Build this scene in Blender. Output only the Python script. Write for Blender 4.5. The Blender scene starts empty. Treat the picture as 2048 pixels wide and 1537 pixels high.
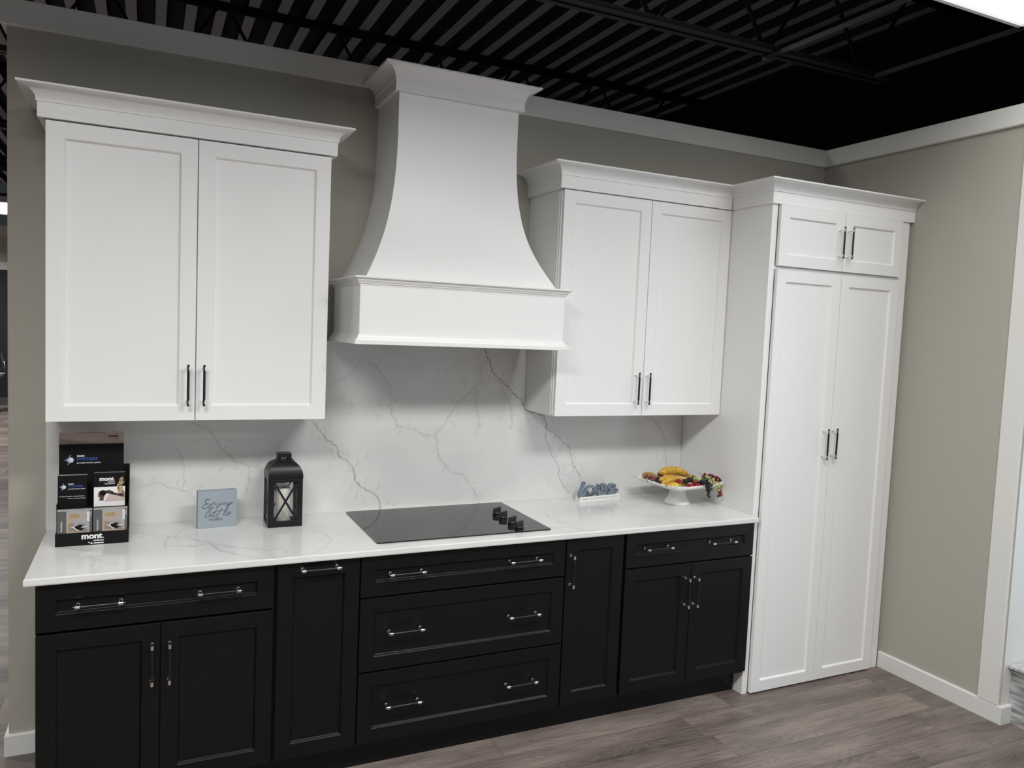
import bpy, math, random
import numpy as np
from mathutils import Vector, Matrix, noise
random.seed(7)
sc = bpy.context.scene
COL = sc.collection
# ------------------------------------------------------------ camera, world, lights, exposure
cam = bpy.data.cameras.new('camera'); cam_o = bpy.data.objects.new('camera', cam); COL.objects.link(cam_o)
YAW, PITCH, ROLL, FPX = 0.44218, -0.06972, 0.04245, 1549.2
fw = Vector((math.sin(YAW)*math.cos(PITCH), math.cos(YAW)*math.cos(PITCH), math.sin(PITCH)))
rt = Vector((math.cos(YAW), -math.sin(YAW), 0)); up = rt.cross(fw)
r2 = rt*math.cos(ROLL)+up*math.sin(ROLL); u2 = up*math.cos(ROLL)-rt*math.sin(ROLL)
cam_o.matrix_world = Matrix(((r2.x, u2.x, -fw.x, 0.7148), (r2.y, u2.y, -fw.y, -3.5257), (r2.z, u2.z, -fw.z, 1.7794), (0, 0, 0, 1)))
cam.sensor_width = 36; cam.lens = FPX/2048*36; cam.clip_start = .05; cam.clip_end = 100
sc.camera = cam_o
sc.view_settings.view_transform = 'Standard'; sc.view_settings.look = 'None'
sc.view_settings.exposure = -0.42; sc.view_settings.gamma = 1.0
w = bpy.data.worlds.new('world'); sc.world = w; w.use_nodes = True
w.node_tree.nodes['Background'].inputs[0].default_value = (.86, .93, 1, 1)
w.node_tree.nodes['Background'].inputs[1].default_value = .035
LAMP_Z = 3.2
# troffers: centre x, y, size x, size y, z, power factor
LAMPS = [(3.58, -1.575, 1.22, .61, LAMP_Z, 11), (2.3, -2.75, 1.22, .61, LAMP_Z, 90), (.15, -2.9, 1.22, .61, LAMP_Z, 108),
         (4.1, -4.4, 1.22, .61, LAMP_Z, 14), (-2.3, -3.1, 1.22, .61, LAMP_Z, 25), (1.4, -6.2, 1.22, .61, LAMP_Z, 45), (-1.8, -6.2, 1.22, .61, LAMP_Z, 28), (4.4, -6.6, 1.22, .61, LAMP_Z, 34),  # this row: unseen fill lights added around the camera for ambient light
         (2.62, .74, 1.22, .50, 3.9, 4), (-1.35, 7.9, 1.22, 1.4, 3.0, 110), (-2.6, 2.6, 1.22, .61, LAMP_Z, 170), (2.5, 8.0, 1.22, .61, LAMP_Z, 50), (-3.6, 11.0, 1.22, .61, LAMP_Z, 260)]  # last three: unseen lights added to brighten the back room and far wall
def area(name, loc, sx, sy, power, col, rot=(0, 0, 0), spread=180):
    l = bpy.data.lights.new(name, 'AREA'); l.shape = 'RECTANGLE'; l.size = sx; l.size_y = sy; l.energy = power; l.color = col
    l.spread = math.radians(spread)
    o = bpy.data.objects.new(name, l); COL.objects.link(o); o.location = loc; o.rotation_euler = rot
    return o
area('window_daylight', (5.62, -2.9, 1.45), 1.9, 2.7, 42, (.72, .85, 1), (0, math.radians(90), 0))

# ------------------------------------------------------------ materials
def M(name, col, rough=.5, metal=0, spec=.5, **kw):
    m = bpy.data.materials.new(name); m.use_nodes = True
    b = m.node_tree.nodes['Principled BSDF']
    b.inputs['Base Color'].default_value = (*col, 1); b.inputs['Roughness'].default_value = rough
    b.inputs['Metallic'].default_value = metal; b.inputs['Specular IOR Level'].default_value = spec
    for k, v in kw.items(): b.inputs[k.replace('_', ' ')].default_value = v
    return m
def nn(m, t, **kw):
    n = m.node_tree.nodes.new(t)
    for k, v in kw.items(): setattr(n, k, v)
    return n
def bsdf(m): return m.node_tree.nodes['Principled BSDF']
def lk(m, a, b): m.node_tree.links.new(a, b)
def bump(m, scale, strength, dist=.001, detail=3, stretch=None):
    tc = nn(m, 'ShaderNodeTexCoord'); n = nn(m, 'ShaderNodeTexNoise'); n.inputs['Scale'].default_value = scale; n.inputs['Detail'].default_value = detail
    if stretch:
        mp = nn(m, 'ShaderNodeMapping'); mp.inputs['Scale'].default_value = stretch; lk(m, tc.outputs['Object'], mp.inputs[0]); lk(m, mp.outputs[0], n.inputs['Vector'])
    else: lk(m, tc.outputs['Object'], n.inputs['Vector'])
    b = nn(m, 'ShaderNodeBump'); b.inputs['Strength'].default_value = strength; b.inputs['Distance'].default_value = dist
    lk(m, n.outputs['Fac'], b.inputs['Height']); lk(m, b.outputs[0], bsdf(m).inputs['Normal'])
def mottle(m, c1, c2, scale, detail=4, lo=.35, hi=.65, stretch=None):
    tc = nn(m, 'ShaderNodeTexCoord'); n = nn(m, 'ShaderNodeTexNoise'); n.inputs['Scale'].default_value = scale; n.inputs['Detail'].default_value = detail
    src = tc.outputs['Object']
    if stretch:
        mp = nn(m, 'ShaderNodeMapping'); mp.inputs['Scale'].default_value = stretch; lk(m, src, mp.inputs[0]); src = mp.outputs[0]
    lk(m, src, n.inputs['Vector'])
    r = nn(m, 'ShaderNodeValToRGB'); r.color_ramp.elements[0].position = lo; r.color_ramp.elements[1].position = hi
    r.color_ramp.elements[0].color = (*c1, 1); r.color_ramp.elements[1].color = (*c2, 1)
    lk(m, n.outputs['Fac'], r.inputs[0]); lk(m, r.outputs[0], bsdf(m).inputs['Base Color'])

white = M('white_cabinet_paint', (.83, .83, .825), .38); bump(white, 60, .08, .0006)
black = M('black_cabinet_paint', (.0036, .0044, .0047), .34, spec=.30); bump(black, 70, .1, .0006)
wallm = M('greige_wall_paint', (.43, .41, .355), .8); bump(wallm, 120, .15, .0008)
trimm = M('white_trim_paint', (.76, .76, .73), .5)
chrome = M('polished_chrome', (.82, .82, .82), .16, 1)
barblk = M('black_handle_bar', (.008, .008, .009), .3)
glassblk = M('black_glass', (.004, .004, .0045), .04, spec=.6)
knobm = M('black_plastic', (.01, .01, .011), .3)
blackmet = M('black_lantern_metal', (.012, .012, .013), .36, .3)
blackcard = M('black_card', (.006, .006, .007), .5, spec=.2)
whitepr = M('white_print', (.85, .85, .85), .5)
bluepr = M('blue_print', (.05, .11, .42), .5)
palepr = M('pale_blue_print', (.38, .47, .68), .5)
greypr = M('grey_print', (.10, .10, .105), .5)
midpr = M('mid_grey_print', (.36, .35, .36), .5)
beigepr = M('beige_print', (.42, .33, .28), .5)
tanpr = M('tan_print', (.36, .26, .13), .5)
goldpr = M('gold_print', (.50, .34, .10), .5)
skinpr = M('brown_skin_print', (.10, .045, .03), .5)
pinkpr = M('pale_pink_print', (.62, .50, .47), .5)
taupepr = M('taupe_print', (.25, .21, .19), .5)
pages = M('page_edges', (.78, .77, .74), .7); mottle(pages, (.62, .61, .58), (.84, .83, .8), 900, 2, stretch=(.1, 1, .1))
bluepaint = M('grey_blue_paint', (.31, .355, .40), .55); bump(bluepaint, 200, .15, .0004)
bluedark = M('slate_blue_paint', (.17, .205, .26), .5)
ink = M('dark_ink', (.03, .035, .045), .6)
fadeink = M('faded_ink', (.25, .25, .25), .6)
wax = M('ivory_wax', (.78, .76, .68), .5, Subsurface_Weight=.15)
wick = M('wick', (.03, .03, .03), .8)
ceramic = M('white_ceramic', (.82, .82, .8), .2)
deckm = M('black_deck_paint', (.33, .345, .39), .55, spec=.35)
steelblk = M('black_joist_paint', (.012, .0135, .017), .6, spec=.12)
bridgem = M('dark_grey_bridging_paint', (.09, .092, .095), .5)
fluteblk = M('black_flute_shade', (.03, .032, .038), .8, spec=.1)  # shade inside the deck flutes, put into the colour of the recess faces
voidblk = M('black_wall_paint', (.004, .0045, .006), .8, spec=.2)
lampmat = M('lamp_frame_white', (.7, .7, .7), .5)
diff = bpy.data.materials.new('lit_diffuser'); diff.use_nodes = True
_e = diff.node_tree.nodes.new('ShaderNodeEmission'); _e.inputs[0].default_value = (1, .99, .97, 1); _e.inputs[1].default_value = 3
diff.node_tree.links.new(_e.outputs[0], diff.node_tree.nodes['Material Output'].inputs[0])
glass = M('clear_glass', (1, 1, 1), .0, Transmission_Weight=1.0, IOR=1.45, Alpha=.12)
darkdoor = M('charcoal_door_paint', (.007, .007, .008), .5)
farwall = M('pale_wall_paint', (.60, .57, .51), .8)
banana = M('banana_skin', (.55, .33, .04), .45); mottle(banana, (.40, .21, .02), (.66, .42, .06), 45, 5)
mango = M('mango_skin', (.6, .36, .03), .35); mottle(mango, (.48, .25, .015), (.72, .48, .07), 22, 3)
olivem = M('olive_mango_skin', (.35, .27, .06), .4); mottle(olivem, (.40, .22, .04), (.30, .30, .07), 18, 3)
redb = M('red_berry', (.30, .012, .02), .25)
redg = M('red_grape', (.16, .012, .022), .18)
pinkg = M('dusty_pink_grape', (.30, .08, .09), .3)
greeng = M('green_grape', (.38, .42, .16), .22)
blackg = M('black_grape', (.008, .009, .014), .16)
blackb = M('blackberry', (.022, .012, .014), .3)
strawm = M('strawberry_red', (.45, .02, .015), .35); mottle(strawm, (.38, .012, .012), (.60, .05, .02), 60, 2)
leafm = M('leaf_green', (.06, .13, .035), .45)
leafp = M('pale_leaf_green', (.22, .38, .2), .5)
stemm = M('stem_brown', (.05, .045, .02), .6)
pearm = M('orange_pear_skin', (.5, .2, .03), .4); mottle(pearm, (.45, .13, .02), (.42, .42, .08), 30, 3)
seatm = M('grey_seat', (.30, .30, .32), .4)
brownslot = M('door_gap_shadow_strip', (.05, .05, .05), .8)

# quartz with a vein attribute carried by the mesh
quartz = M('white_quartz', (.8, .8, .79), .13, spec=.5)
def _q(m):
    at = nn(m, 'ShaderNodeAttribute', attribute_name='vein')
    tc = nn(m, 'ShaderNodeTexCoord'); n = nn(m, 'ShaderNodeTexNoise'); n.inputs['Scale'].default_value = 3.2; n.inputs['Detail'].default_value = 5
    lk(m, tc.outputs['Object'], n.inputs['Vector'])
    r = nn(m, 'ShaderNodeValToRGB'); r.color_ramp.elements[0].position = .35; r.color_ramp.elements[1].position = .7
    r.color_ramp.elements[0].color = (.75, .75, .735, 1); r.color_ramp.elements[1].color = (.665, .67, .66, 1)
    lk(m, n.outputs['Fac'], r.inputs[0])
    mx = nn(m, 'ShaderNodeMix', data_type='RGBA'); lk(m, at.outputs['Fac'], mx.inputs[0]); lk(m, r.outputs[0], mx.inputs[6]); mx.inputs[7].default_value = (.24, .24, .245, 1)
    lk(m, mx.outputs[2], bsdf(m).inputs['Base Color'])
_q(quartz)

# wood-look plank floor, planks running along X
floorm = M('wood_plank_floor', (.2, .17, .15), .42, spec=.35)
def _fl(m):
    tc = nn(m, 'ShaderNodeTexCoord')
    sep = nn(m, 'ShaderNodeSeparateXYZ'); lk(m, tc.outputs['Object'], sep.inputs[0])
    def math_(op, a, b=None, c=None):
        n = nn(m, 'ShaderNodeMath', operation=op)
        for i, v in enumerate((a, b, c)):
            if v is None: continue
            if isinstance(v, (int, float)): n.inputs[i].default_value = v
            else: lk(m, v, n.inputs[i])
        return n.outputs[0]
    W, Lp = .18, 1.22
    ry = math_('DIVIDE', sep.outputs['Y'], W); row = math_('FLOOR', ry)
    wn = nn(m, 'ShaderNodeTexWhiteNoise', noise_dimensions='1D'); lk(m, row, wn.inputs['W'])
    off = math_('MULTIPLY', wn.outputs['Value'], 1.0)
    cx = math_('ADD', math_('DIVIDE', sep.outputs['X'], Lp), off); colm = math_('FLOOR', cx)
    cmb = nn(m, 'ShaderNodeCombineXYZ'); lk(m, row, cmb.inputs[0]); lk(m, colm, cmb.inputs[1])
    wn2 = nn(m, 'ShaderNodeTexWhiteNoise', noise_dimensions='3D'); lk(m, cmb.outputs[0], wn2.inputs['Vector'])
    # grain: coordinates offset by plank id, stretched along X, warped rings
    sh = nn(m, 'ShaderNodeVectorMath', operation='SCALE'); lk(m, wn2.outputs['Color'], sh.inputs[0]); sh.inputs['Scale'].default_value = 37
    ad = nn(m, 'ShaderNodeVectorMath', operation='ADD'); lk(m, tc.outputs['Object'], ad.inputs[0]); lk(m, sh.outputs[0], ad.inputs[1])
    mp = nn(m, 'ShaderNodeMapping'); mp.inputs['Scale'].default_value = (1.0, 9, 1); lk(m, ad.outputs[0], mp.inputs[0])
    n1 = nn(m, 'ShaderNodeTexNoise'); n1.inputs['Scale'].default_value = 1.1; n1.inputs['Detail'].default_value = 2; n1.inputs['Distortion'].default_value = .6; lk(m, mp.outputs[0], n1.inputs['Vector'])
    rings = math_('FRACT', math_('MULTIPLY', n1.outputs['Fac'], 24))
    rings = math_('POWER', math_('MULTIPLY', math_('ABSOLUTE', math_('SUBTRACT', rings, .5)), 2), .6)
    mp2 = nn(m, 'ShaderNodeMapping'); mp2.inputs['Scale'].default_value = (3, 90, 1); lk(m, ad.outputs[0], mp2.inputs[0])
    n2 = nn(m, 'ShaderNodeTexNoise'); n2.inputs['Scale'].default_value = 1.6; n2.inputs['Detail'].default_value = 5; lk(m, mp2.outputs[0], n2.inputs['Vector'])
    mp3 = nn(m, 'ShaderNodeMapping'); mp3.inputs['Scale'].default_value = (1.2, 5, 1); lk(m, ad.outputs[0], mp3.inputs[0])
    n3 = nn(m, 'ShaderNodeTexNoise'); n3.inputs['Scale'].default_value = 1.5; n3.inputs['Detail'].default_value = 3; lk(m, mp3.outputs[0], n3.inputs['Vector'])
    v = math_('MULTIPLY', rings, .17)
    v = math_('ADD', v, math_('MULTIPLY', n2.outputs['Fac'], .55)); v = math_('ADD', v, math_('MULTIPLY', n3.outputs['Fac'], .95))
    v = math_('ADD', v, math_('MULTIPLY', wn2.outputs['Value'], .35)); v = math_('SUBTRACT', v, .56)
    r = nn(m, 'ShaderNodeValToRGB'); e = r.color_ramp.elements
    e[0].position = .1; e[0].color = (.056, .043, .039, 1); e[1].position = .95; e[1].color = (.34, .285, .24, 1)
    k = e.new(.5); k.color = (.175, .14, .127, 1)
    lk(m, v, r.inputs[0])
    # seams
    fy = math_('FRACT', ry); fx = math_('FRACT', cx)
    sy = math_('MINIMUM', fy, math_('SUBTRACT', 1, fy)); sx = math_('MINIMUM', fx, math_('SUBTRACT', 1, fx))
    s1 = math_('LESS_THAN', sy, .009); s2 = math_('LESS_THAN', sx, .0013); s = math_('MAXIMUM', s1, s2)
    mx = nn(m, 'ShaderNodeMix', data_type='RGBA'); lk(m, math_('MULTIPLY', s, .55), mx.inputs[0]); lk(m, r.outputs[0], mx.inputs[6]); mx.inputs[7].default_value = (.05, .04, .037, 1)
    lk(m, mx.outputs[2], bsdf(m).inputs['Base Color'])
    b = nn(m, 'ShaderNodeBump'); b.inputs['Strength'].default_value = .25; b.inputs['Distance'].default_value = .001; lk(m, n2.outputs['Fac'], b.inputs['Height']); lk(m, b.outputs[0], bsdf(m).inputs['Normal'])
_fl(floorm)
stonem = M('grey_striped_stone', (.4, .4, .4), .4); mottle(stonem, (.19, .20, .21), (.60, .61, .62), 9, 8, .35, .65, stretch=(1, 1, 6))
stonetop = M('speckled_grey_stone', (.5, .5, .5), .4); mottle(stonetop, (.33, .34, .35), (.62, .62, .63), 60, 4)

# ------------------------------------------------------------ mesh building
class MB:
    def __init__(s): s.v = []; s.f = []; s.m = []; s.sm = []
    def add(s, vs, fs, mi=0, smooth=False):
        b = len(s.v); s.v += [tuple(p) for p in vs]
        for f in fs: s.f.append(tuple(b+i for i in f)); s.m.append(mi); s.sm.append(smooth)
        return s
    def box(s, x0, x1, y0, y1, z0, z1, mi=0):
        return s.add([(x, y, z) for z in (z0, z1) for y in (y0, y1) for x in (x0, x1)],
                     [(0, 2, 3, 1), (4, 5, 7, 6), (0, 1, 5, 4), (2, 6, 7, 3), (0, 4, 6, 2), (1, 3, 7, 5)], mi)
    def cyl(s, p0, p1, r, seg=12, mi=0, r1=None, cap=True, smooth=True):
        p0, p1 = Vector(p0), Vector(p1); d = (p1-p0).normalized()
        a = d.orthogonal().normalized(); b = d.cross(a); r1 = r if r1 is None else r1
        vs = []
        for p, q in ((p0, r), (p1, r1)):
            for i in range(seg):
                t = 2*math.pi*i/seg; vs.append(p+(a*math.cos(t)+b*math.sin(t))*q)
        s.add(vs, [(i, (i+1) % seg, seg+(i+1) % seg, seg+i) for i in range(seg)], mi, smooth)
        if cap: s.add(vs, [tuple(range(seg-1, -1, -1)), tuple(range(seg, 2*seg))], mi)
        return s
    def lathe(s, prof, c=(0, 0, 0), seg=32, mi=0, sx=1, sy=1):
        n = len(prof); vs = []
        for r, z in prof:
            for i in range(seg):
                t = 2*math.pi*i/seg; vs.append((c[0]+r*sx*math.cos(t), c[1]+r*sy*math.sin(t), c[2]+z))
        fs = [(j*seg+i, j*seg+(i+1) % seg, (j+1)*seg+(i+1) % seg, (j+1)*seg+i) for j in range(n-1) for i in range(seg)]
        return s.add(vs, fs, mi, True)
    def sphere(s, c, r, seg=12, rings=8, mi=0, scale=(1, 1, 1), rot=None, jit=0):
        vs = []; c = Vector(c)
        for j in range(rings+1):
            ph = math.pi*j/rings
            for i in range(seg):
                t = 2*math.pi*i/seg
                p = Vector((r*scale[0]*math.sin(ph)*math.cos(t), r*scale[1]*math.sin(ph)*math.sin(t), r*scale[2]*math.cos(ph)))
                if jit: p *= 1+jit*noise.noise(p*60+c*10)
                if rot: p = rot @ p
                vs.append(c+p)
        return s.add(vs, [(j*seg+i, (j+1)*seg+i, (j+1)*seg+(i+1) % seg, j*seg+(i+1) % seg) for j in range(rings) for i in range(seg)], mi, True)
    def tube(s, pts, r, seg=8, mi=0, closed=False, flat=1, cap=True):
        pts = [Vector(p) for p in pts]; n = len(pts); rs = r if isinstance(r, (list, tuple)) else [r]*n
        vs = []; prev = None
        for i, p in enumerate(pts):
            if closed: d = (pts[(i+1) % n]-pts[i-1]).normalized()
            else: d = (pts[min(i+1, n-1)]-pts[max(i-1, 0)]).normalized()
            a = d.orthogonal().normalized() if prev is None else (prev-d*prev.dot(d)).normalized()
            prev = a; b = d.cross(a)
            for k in range(seg):
                t = 2*math.pi*k/seg; vs.append(p+a*math.cos(t)*rs[i]+b*math.sin(t)*rs[i]*flat)
        m = n if closed else n-1
        s.add(vs, [(i*seg+k, i*seg+(k+1) % seg, ((i+1) % n)*seg+(k+1) % seg, ((i+1) % n)*seg+k) for i in range(m) for k in range(seg)], mi, True)
        if not closed and cap: s.add(vs, [tuple(range(seg-1, -1, -1)), tuple(range((n-1)*seg, n*seg))], mi)
        return s
    def prism(s, poly, y0, y1, mi=0, fr=lambda a, b, c: (a, c, b), smooth=False):
        """extrude a 2D polygon (a,b); fr maps (a,b,c) to a point, c in y0..y1"""
        n = len(poly); vs = [fr(a, b, y0) for a, b in poly]+[fr(a, b, y1) for a, b in poly]
        s.add(vs, [tuple(range(n)), tuple(range(2*n-1, n-1, -1))], mi)
        s.add(vs, [(i, n+i, n+(i+1) % n, (i+1) % n) for i in range(n)], mi, smooth)
        return s
    def sweep(s, prof, path, mi=0, ends=True, smooth=False):
        """profile (out, z) along a plan polyline (x,y); 'out' is to the right of travel; mitred"""
        P = [Vector(p) for p in path]; n = len(P); vs = []
        for i, p in enumerate(P):
            ns = []
            if i > 0: d = (P[i]-P[i-1]).normalized(); ns.append(Vector((d.y, -d.x)))
            if i < n-1: d = (P[i+1]-P[i]).normalized(); ns.append(Vector((d.y, -d.x)))
            m = ns[0] if len(ns) == 1 else (ns[0]+ns[1])/(1+ns[0].dot(ns[1]))
            for o, z in prof: q = p+m*o; vs.append((q.x, q.y, z))
        k = len(prof)
        s.add(vs, [(i*k+j, i*k+(j+1) % k, (i+1)*k+(j+1) % k, (i+1)*k+j) for i in range(n-1) for j in range(k)], mi, smooth)
        if ends: s.add(vs, [tuple(range(k-1, -1, -1)), tuple(range((n-1)*k, n*k))], mi)
        return s
    def ribbon(s, pts, wd, y0, y1, mi=0, fr=lambda a, b, c: (a, c, b), seg=8):
        """flat 2D stroke of width wd with round ends, extruded y0..y1"""
        P = smooth2(pts, seg); n = len(P); L = []; R = []
        for i in range(n):
            d = (P[min(i+1, n-1)]-P[max(i-1, 0)]).normalized(); q = Vector((-d.y, d.x))*wd/2
            L.append(P[i]+q); R.append(P[i]-q)
        for i in range(n-1): s.prism([L[i], R[i], R[i+1], L[i+1]], y0, y1, mi, fr)
        for p in (P[0], P[-1]): s.disc(p, wd/2, y0, y1, mi, fr)
        return s
    def disc(s, p, r, y0, y1, mi=0, fr=lambda a, b, c: (a, c, b), seg=10, ry=None):
        ry = ry or r
        return s.prism([(p[0]+r*math.cos(2*math.pi*k/seg), p[1]+ry*math.sin(2*math.pi*k/seg)) for k in range(seg)], y0, y1, mi, fr)
    def text(s, st, frm, size, mi, bold=0, shear=0, align='LEFT', sx=1, space=1):
        """frm(a,b) maps text plane coordinates (metres) to a point"""
        c = bpy.data.curves.new('t', 'FONT'); c.body = st; c.size = 1; c.offset = bold; c.shear = shear; c.align_x = align; c.resolution_u = 3; c.space_character = space
        o = bpy.data.objects.new('t', c); COL.objects.link(o); dg = bpy.context.evaluated_depsgraph_get(); dg.update()
        me = bpy.data.meshes.new_from_object(o.evaluated_get(dg))
        s.add([frm(v.co.x*size*sx, v.co.y*size) for v in me.vertices], [tuple(p.vertices) for p in me.polygons], mi)
        bpy.data.objects.remove(o); bpy.data.curves.remove(c); bpy.data.meshes.remove(me)
        return s
def smooth2(pts, seg=8):
    P = [Vector(p) for p in pts]
    if seg <= 1 or len(P) < 3: return P
    out = []
    for i in range(len(P)-1):
        a, b, c, d = P[max(i-1, 0)], P[i], P[i+1], P[min(i+2, len(P)-1)]
        for k in range(seg):
            t = k/seg; out.append(.5*((2*b)+(c-a)*t+(2*a-5*b+4*c-d)*t*t+(3*b-a-3*c+d)*t**3))
    out.append(P[-1]); return out

WP = {}
def build(name, mb, mats, parent=None, org=None, bev=0, label=None, fix=True):
    """link the collected geometry as one mesh object; vertices given in the parent's frame (or world, for a top-level mesh)"""
    if not isinstance(mats, (list, tuple)): mats = [mats]
    org = Vector(org if org is not None else (0, 0, 0))
    me = bpy.data.meshes.new(name); base = Vector((0, 0, 0))
    if parent is not None and parent.get('wf') is None: base = Vector(WP[parent.name])
    me.from_pydata([tuple(Vector(p)-base-org) for p in mb.v], [], mb.f)
    for m in mats: me.materials.append(m)
    me.polygons.foreach_set('material_index', mb.m); me.polygons.foreach_set('use_smooth', mb.sm)
    me.update()
    o = bpy.data.objects.new(name, me); COL.objects.link(o); o.location = org
    WP[o.name] = tuple(base+org)
    if parent is not None: o.parent = parent
    if bev:
        md = o.modifiers.new('bevel', 'BEVEL'); md.width = bev; md.segments = 2; md.limit_method = 'ANGLE'; md.angle_limit = math.radians(40)
    if label: o['label'] = label
    return o
def tag(o, label, cat, group=None):
    o['label'] = label; o['category'] = cat
    if group: o['group'] = group
    return o
def thing(name, label, cat, loc, group=None, local=False, rz=0):
    o = bpy.data.objects.new(name, None); COL.objects.link(o); o.location = loc; o.rotation_euler = (0, 0, rz); o.empty_display_size = .1
    WP[o.name] = (0, 0, 0) if local else tuple(loc)
    return tag(o, label, cat, group)
def struct(name, mb, mats, bev=0):
    o = build(name, mb, mats, bev=bev); o['kind'] = 'structure'; return o
def copy_tree(o, parent=None):
    c = o.copy(); COL.objects.link(c)
    if parent: c.parent = parent
    for ch in list(o.children): copy_tree(ch, c)
    return c
# ------------------------------------------------------------ room shell
struct('floor', MB().box(-9, 7, -9, 14, -.05, 0), floorm)
XW = 4.417; TZ0, TZ1 = 2.836, 2.934
# corrugated roof deck, ribs running front to back
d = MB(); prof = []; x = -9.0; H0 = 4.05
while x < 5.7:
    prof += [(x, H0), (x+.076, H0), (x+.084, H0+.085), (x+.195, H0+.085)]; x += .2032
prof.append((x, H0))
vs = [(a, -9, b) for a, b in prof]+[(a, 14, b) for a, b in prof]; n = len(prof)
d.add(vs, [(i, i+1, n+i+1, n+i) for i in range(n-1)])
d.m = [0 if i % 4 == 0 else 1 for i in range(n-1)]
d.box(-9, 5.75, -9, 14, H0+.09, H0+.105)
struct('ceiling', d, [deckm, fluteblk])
struct('wall_back', MB().box(.2305, XW+.02, 0, .12, 0, TZ1-.01), wallm, .002)
struct('wall_right', MB().box(XW, XW+.06, -1.306, 0, 0, TZ1-.01).box(XW, XW+.06, -4.6, -1.306, 2.72, TZ1-.01).box(XW, XW+.06, -6.5, -4.6, 0, TZ1-.01), wallm, .002)
# flat crown boards with a small eased lower edge
bp = [(0, TZ0), (.016, TZ0), (.02, TZ0+.004), (.02, TZ1-.003), (.018, TZ1), (0, TZ1)]
struct('trim_1', MB().sweep(bp, [(.2305, .12), (.2305, 0), (XW, 0)][::1]), trimm)
struct('trim_2', MB().sweep(bp, [(XW, -.0005), (XW, -6.5)]), trimm)
struct('trim_3', MB().box(XW-.016, XW, -1.300, -1.2006, .087, 2.82).box(XW-.016, XW, -4.7, -4.6, .087, 2.82).box(XW-.016, XW, -4.6, -1.3, 2.72, 2.82), trimm, .002)
b2 = [(0, 0), (.0145, 0), (.0145, .082), (.011, .087), (0, .087)]
struct('baseboard_right', MB().sweep(b2, [(XW, -.63), (XW, -1.307), (XW+.07, -1.307)]), trimm)
struct('baseboard_back', MB().sweep(b2, [(.2305, .12), (.2305, 0), (.40, 0)]), trimm)
# white reveal of the opening and the window wall beyond it
struct('wall_reveal', MB().box(XW+.0605, 5.6, -1.306, -1.2, 0, 2.9).box(XW+.0005, XW+.06, -1.3072, -1.3062, 0, 2.72).box(XW+.0605, 5.6, -4.7, -4.6, 0, 2.9).box(XW+.0605, 5.6, -4.6, -1.306, 2.72, 2.9), trimm)
struct('wall_building', MB().box(5.6, 5.75, -1.3, 14, 0, H0).box(5.6, 5.75, -9, -1.3, 2.45, H0).box(5.6, 5.75, -9, -4.6, 0, H0), voidblk)
wf = MB()
for z0, z1 in ((.45, .53), (2.37, 2.45)): wf.box(5.52, 5.6, -4.6, -1.306, z0, z1)
for y in (-4.56, -3.0, -1.346): wf.box(5.52, 5.6, y-.04, y+.04, .45, 2.45)
wf.box(5.52, 5.6, -4.6, -1.306, 0, .45)
wn = struct('window_1', wf, trimm)
g = build('pane', MB().box(5.555, 5.56, -4.55, -1.35, .5, 2.4), glass, wn)
# far end of the building seen past the left end of the wall
struct('wall_far', MB().box(-9, 5.6, 13.36, 13.5, 0, 3.12), farwall)
struct('trim_4', MB().box(-9, 5.6, 13.33, 13.36, 3.12, 3.28), trimm)
dd = MB().box(-7, 1.0, 13.31, 13.36, .14, 2.48); do = struct('door_1', dd, darkdoor)
build('door_casing', MB().box(-7.1, 1.1, 13.30, 13.36, 2.48, 2.62).box(1.0, 1.1, 13.3, 13.36, .14, 2.48), trimm, do)
struct('baseboard_far', MB().box(-9, 5.6, 13.3, 13.36, 0, .14), M('grey_baseboard', (.06, .06, .06), .5))

# ------------------------------------------------------------ roof steel and lights
def joist(y, label, x1=4.95):
    t = thing('bar_joist', label, 'roof joist', (-2, y, 3.45), 'bar joists under the black roof deck')
    c = MB()
    for s in (-1, 1):
        a, b = (y+s*.008, y+s*.05); a, b = min(a, b), max(a, b)
        c.box(-8.5, x1, a, b, 3.45, 3.455)
        e = y+s*.008; c.box(-8.5, x1, min(e, e+s*.005), max(e, e+s*.005), 3.45, 3.50)
    build('bottom_chord', c, bridgem, t)
    c = MB()
    for s in (-1, 1):
        a, b = (y+s*.008, y+s*.045); a, b = min(a, b), max(a, b)
        c.box(-8.5, 5.6, a, b, H0-.006, H0-.0008); e = y+s*.008
        c.box(-8.5, 5.6, min(e, e+s*.005), max(e, e+s*.005), H0-.05, H0-.001)
    build('top_chord', c, steelblk, t)
    c = MB(); k = 0
    x = 4.75
    while x > -8:
        c.cyl((x+.02, y, 3.47), (x+.36, y, H0-.03), .0125, 8); c.cyl((x-.02, y, 3.47), (x-.36, y, H0-.03), .0125, 8)
        x -= .79
    build('web_rods', c, steelblk, t)
NJ = [('over the room above the camera', -2.5), ('stopping in mid air above the corner', .07), ('just above the back wall top', 2.65),
      ('third from the camera, over the neighbouring room', 5.2), ('fourth from the camera, over the neighbouring room', 7.8), ('farthest back by the pale far wall', 10.4)]
for lb, y in NJ: joist(y, 'black open-web steel roof joist '+lb)
tag(build('steel_beam', MB().box(2.05, 5.6, 3.33, 3.345, 3.90, 4.04).box(2.05, 5.6, 3.30, 3.375, 3.90, 3.908), steelblk), 'short black steel beam low behind the wall top, right of the hood', 'steel beam')
for x, lb, y1 in ((3.99, 'thin black steel bridging bar crossing the joists, left of two', .11), (4.76, 'thin black steel bridging bar meeting the free end of the joist, right of two', -.03)):
    c = MB().box(x-.016, x+.016, -2.6, y1, 3.444, 3.449).box(x-.016, x-.012, -2.6, y1, 3.415, 3.449)
    tag(build('bridging_bar', c, bridgem), lb, 'steel bar')
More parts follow.
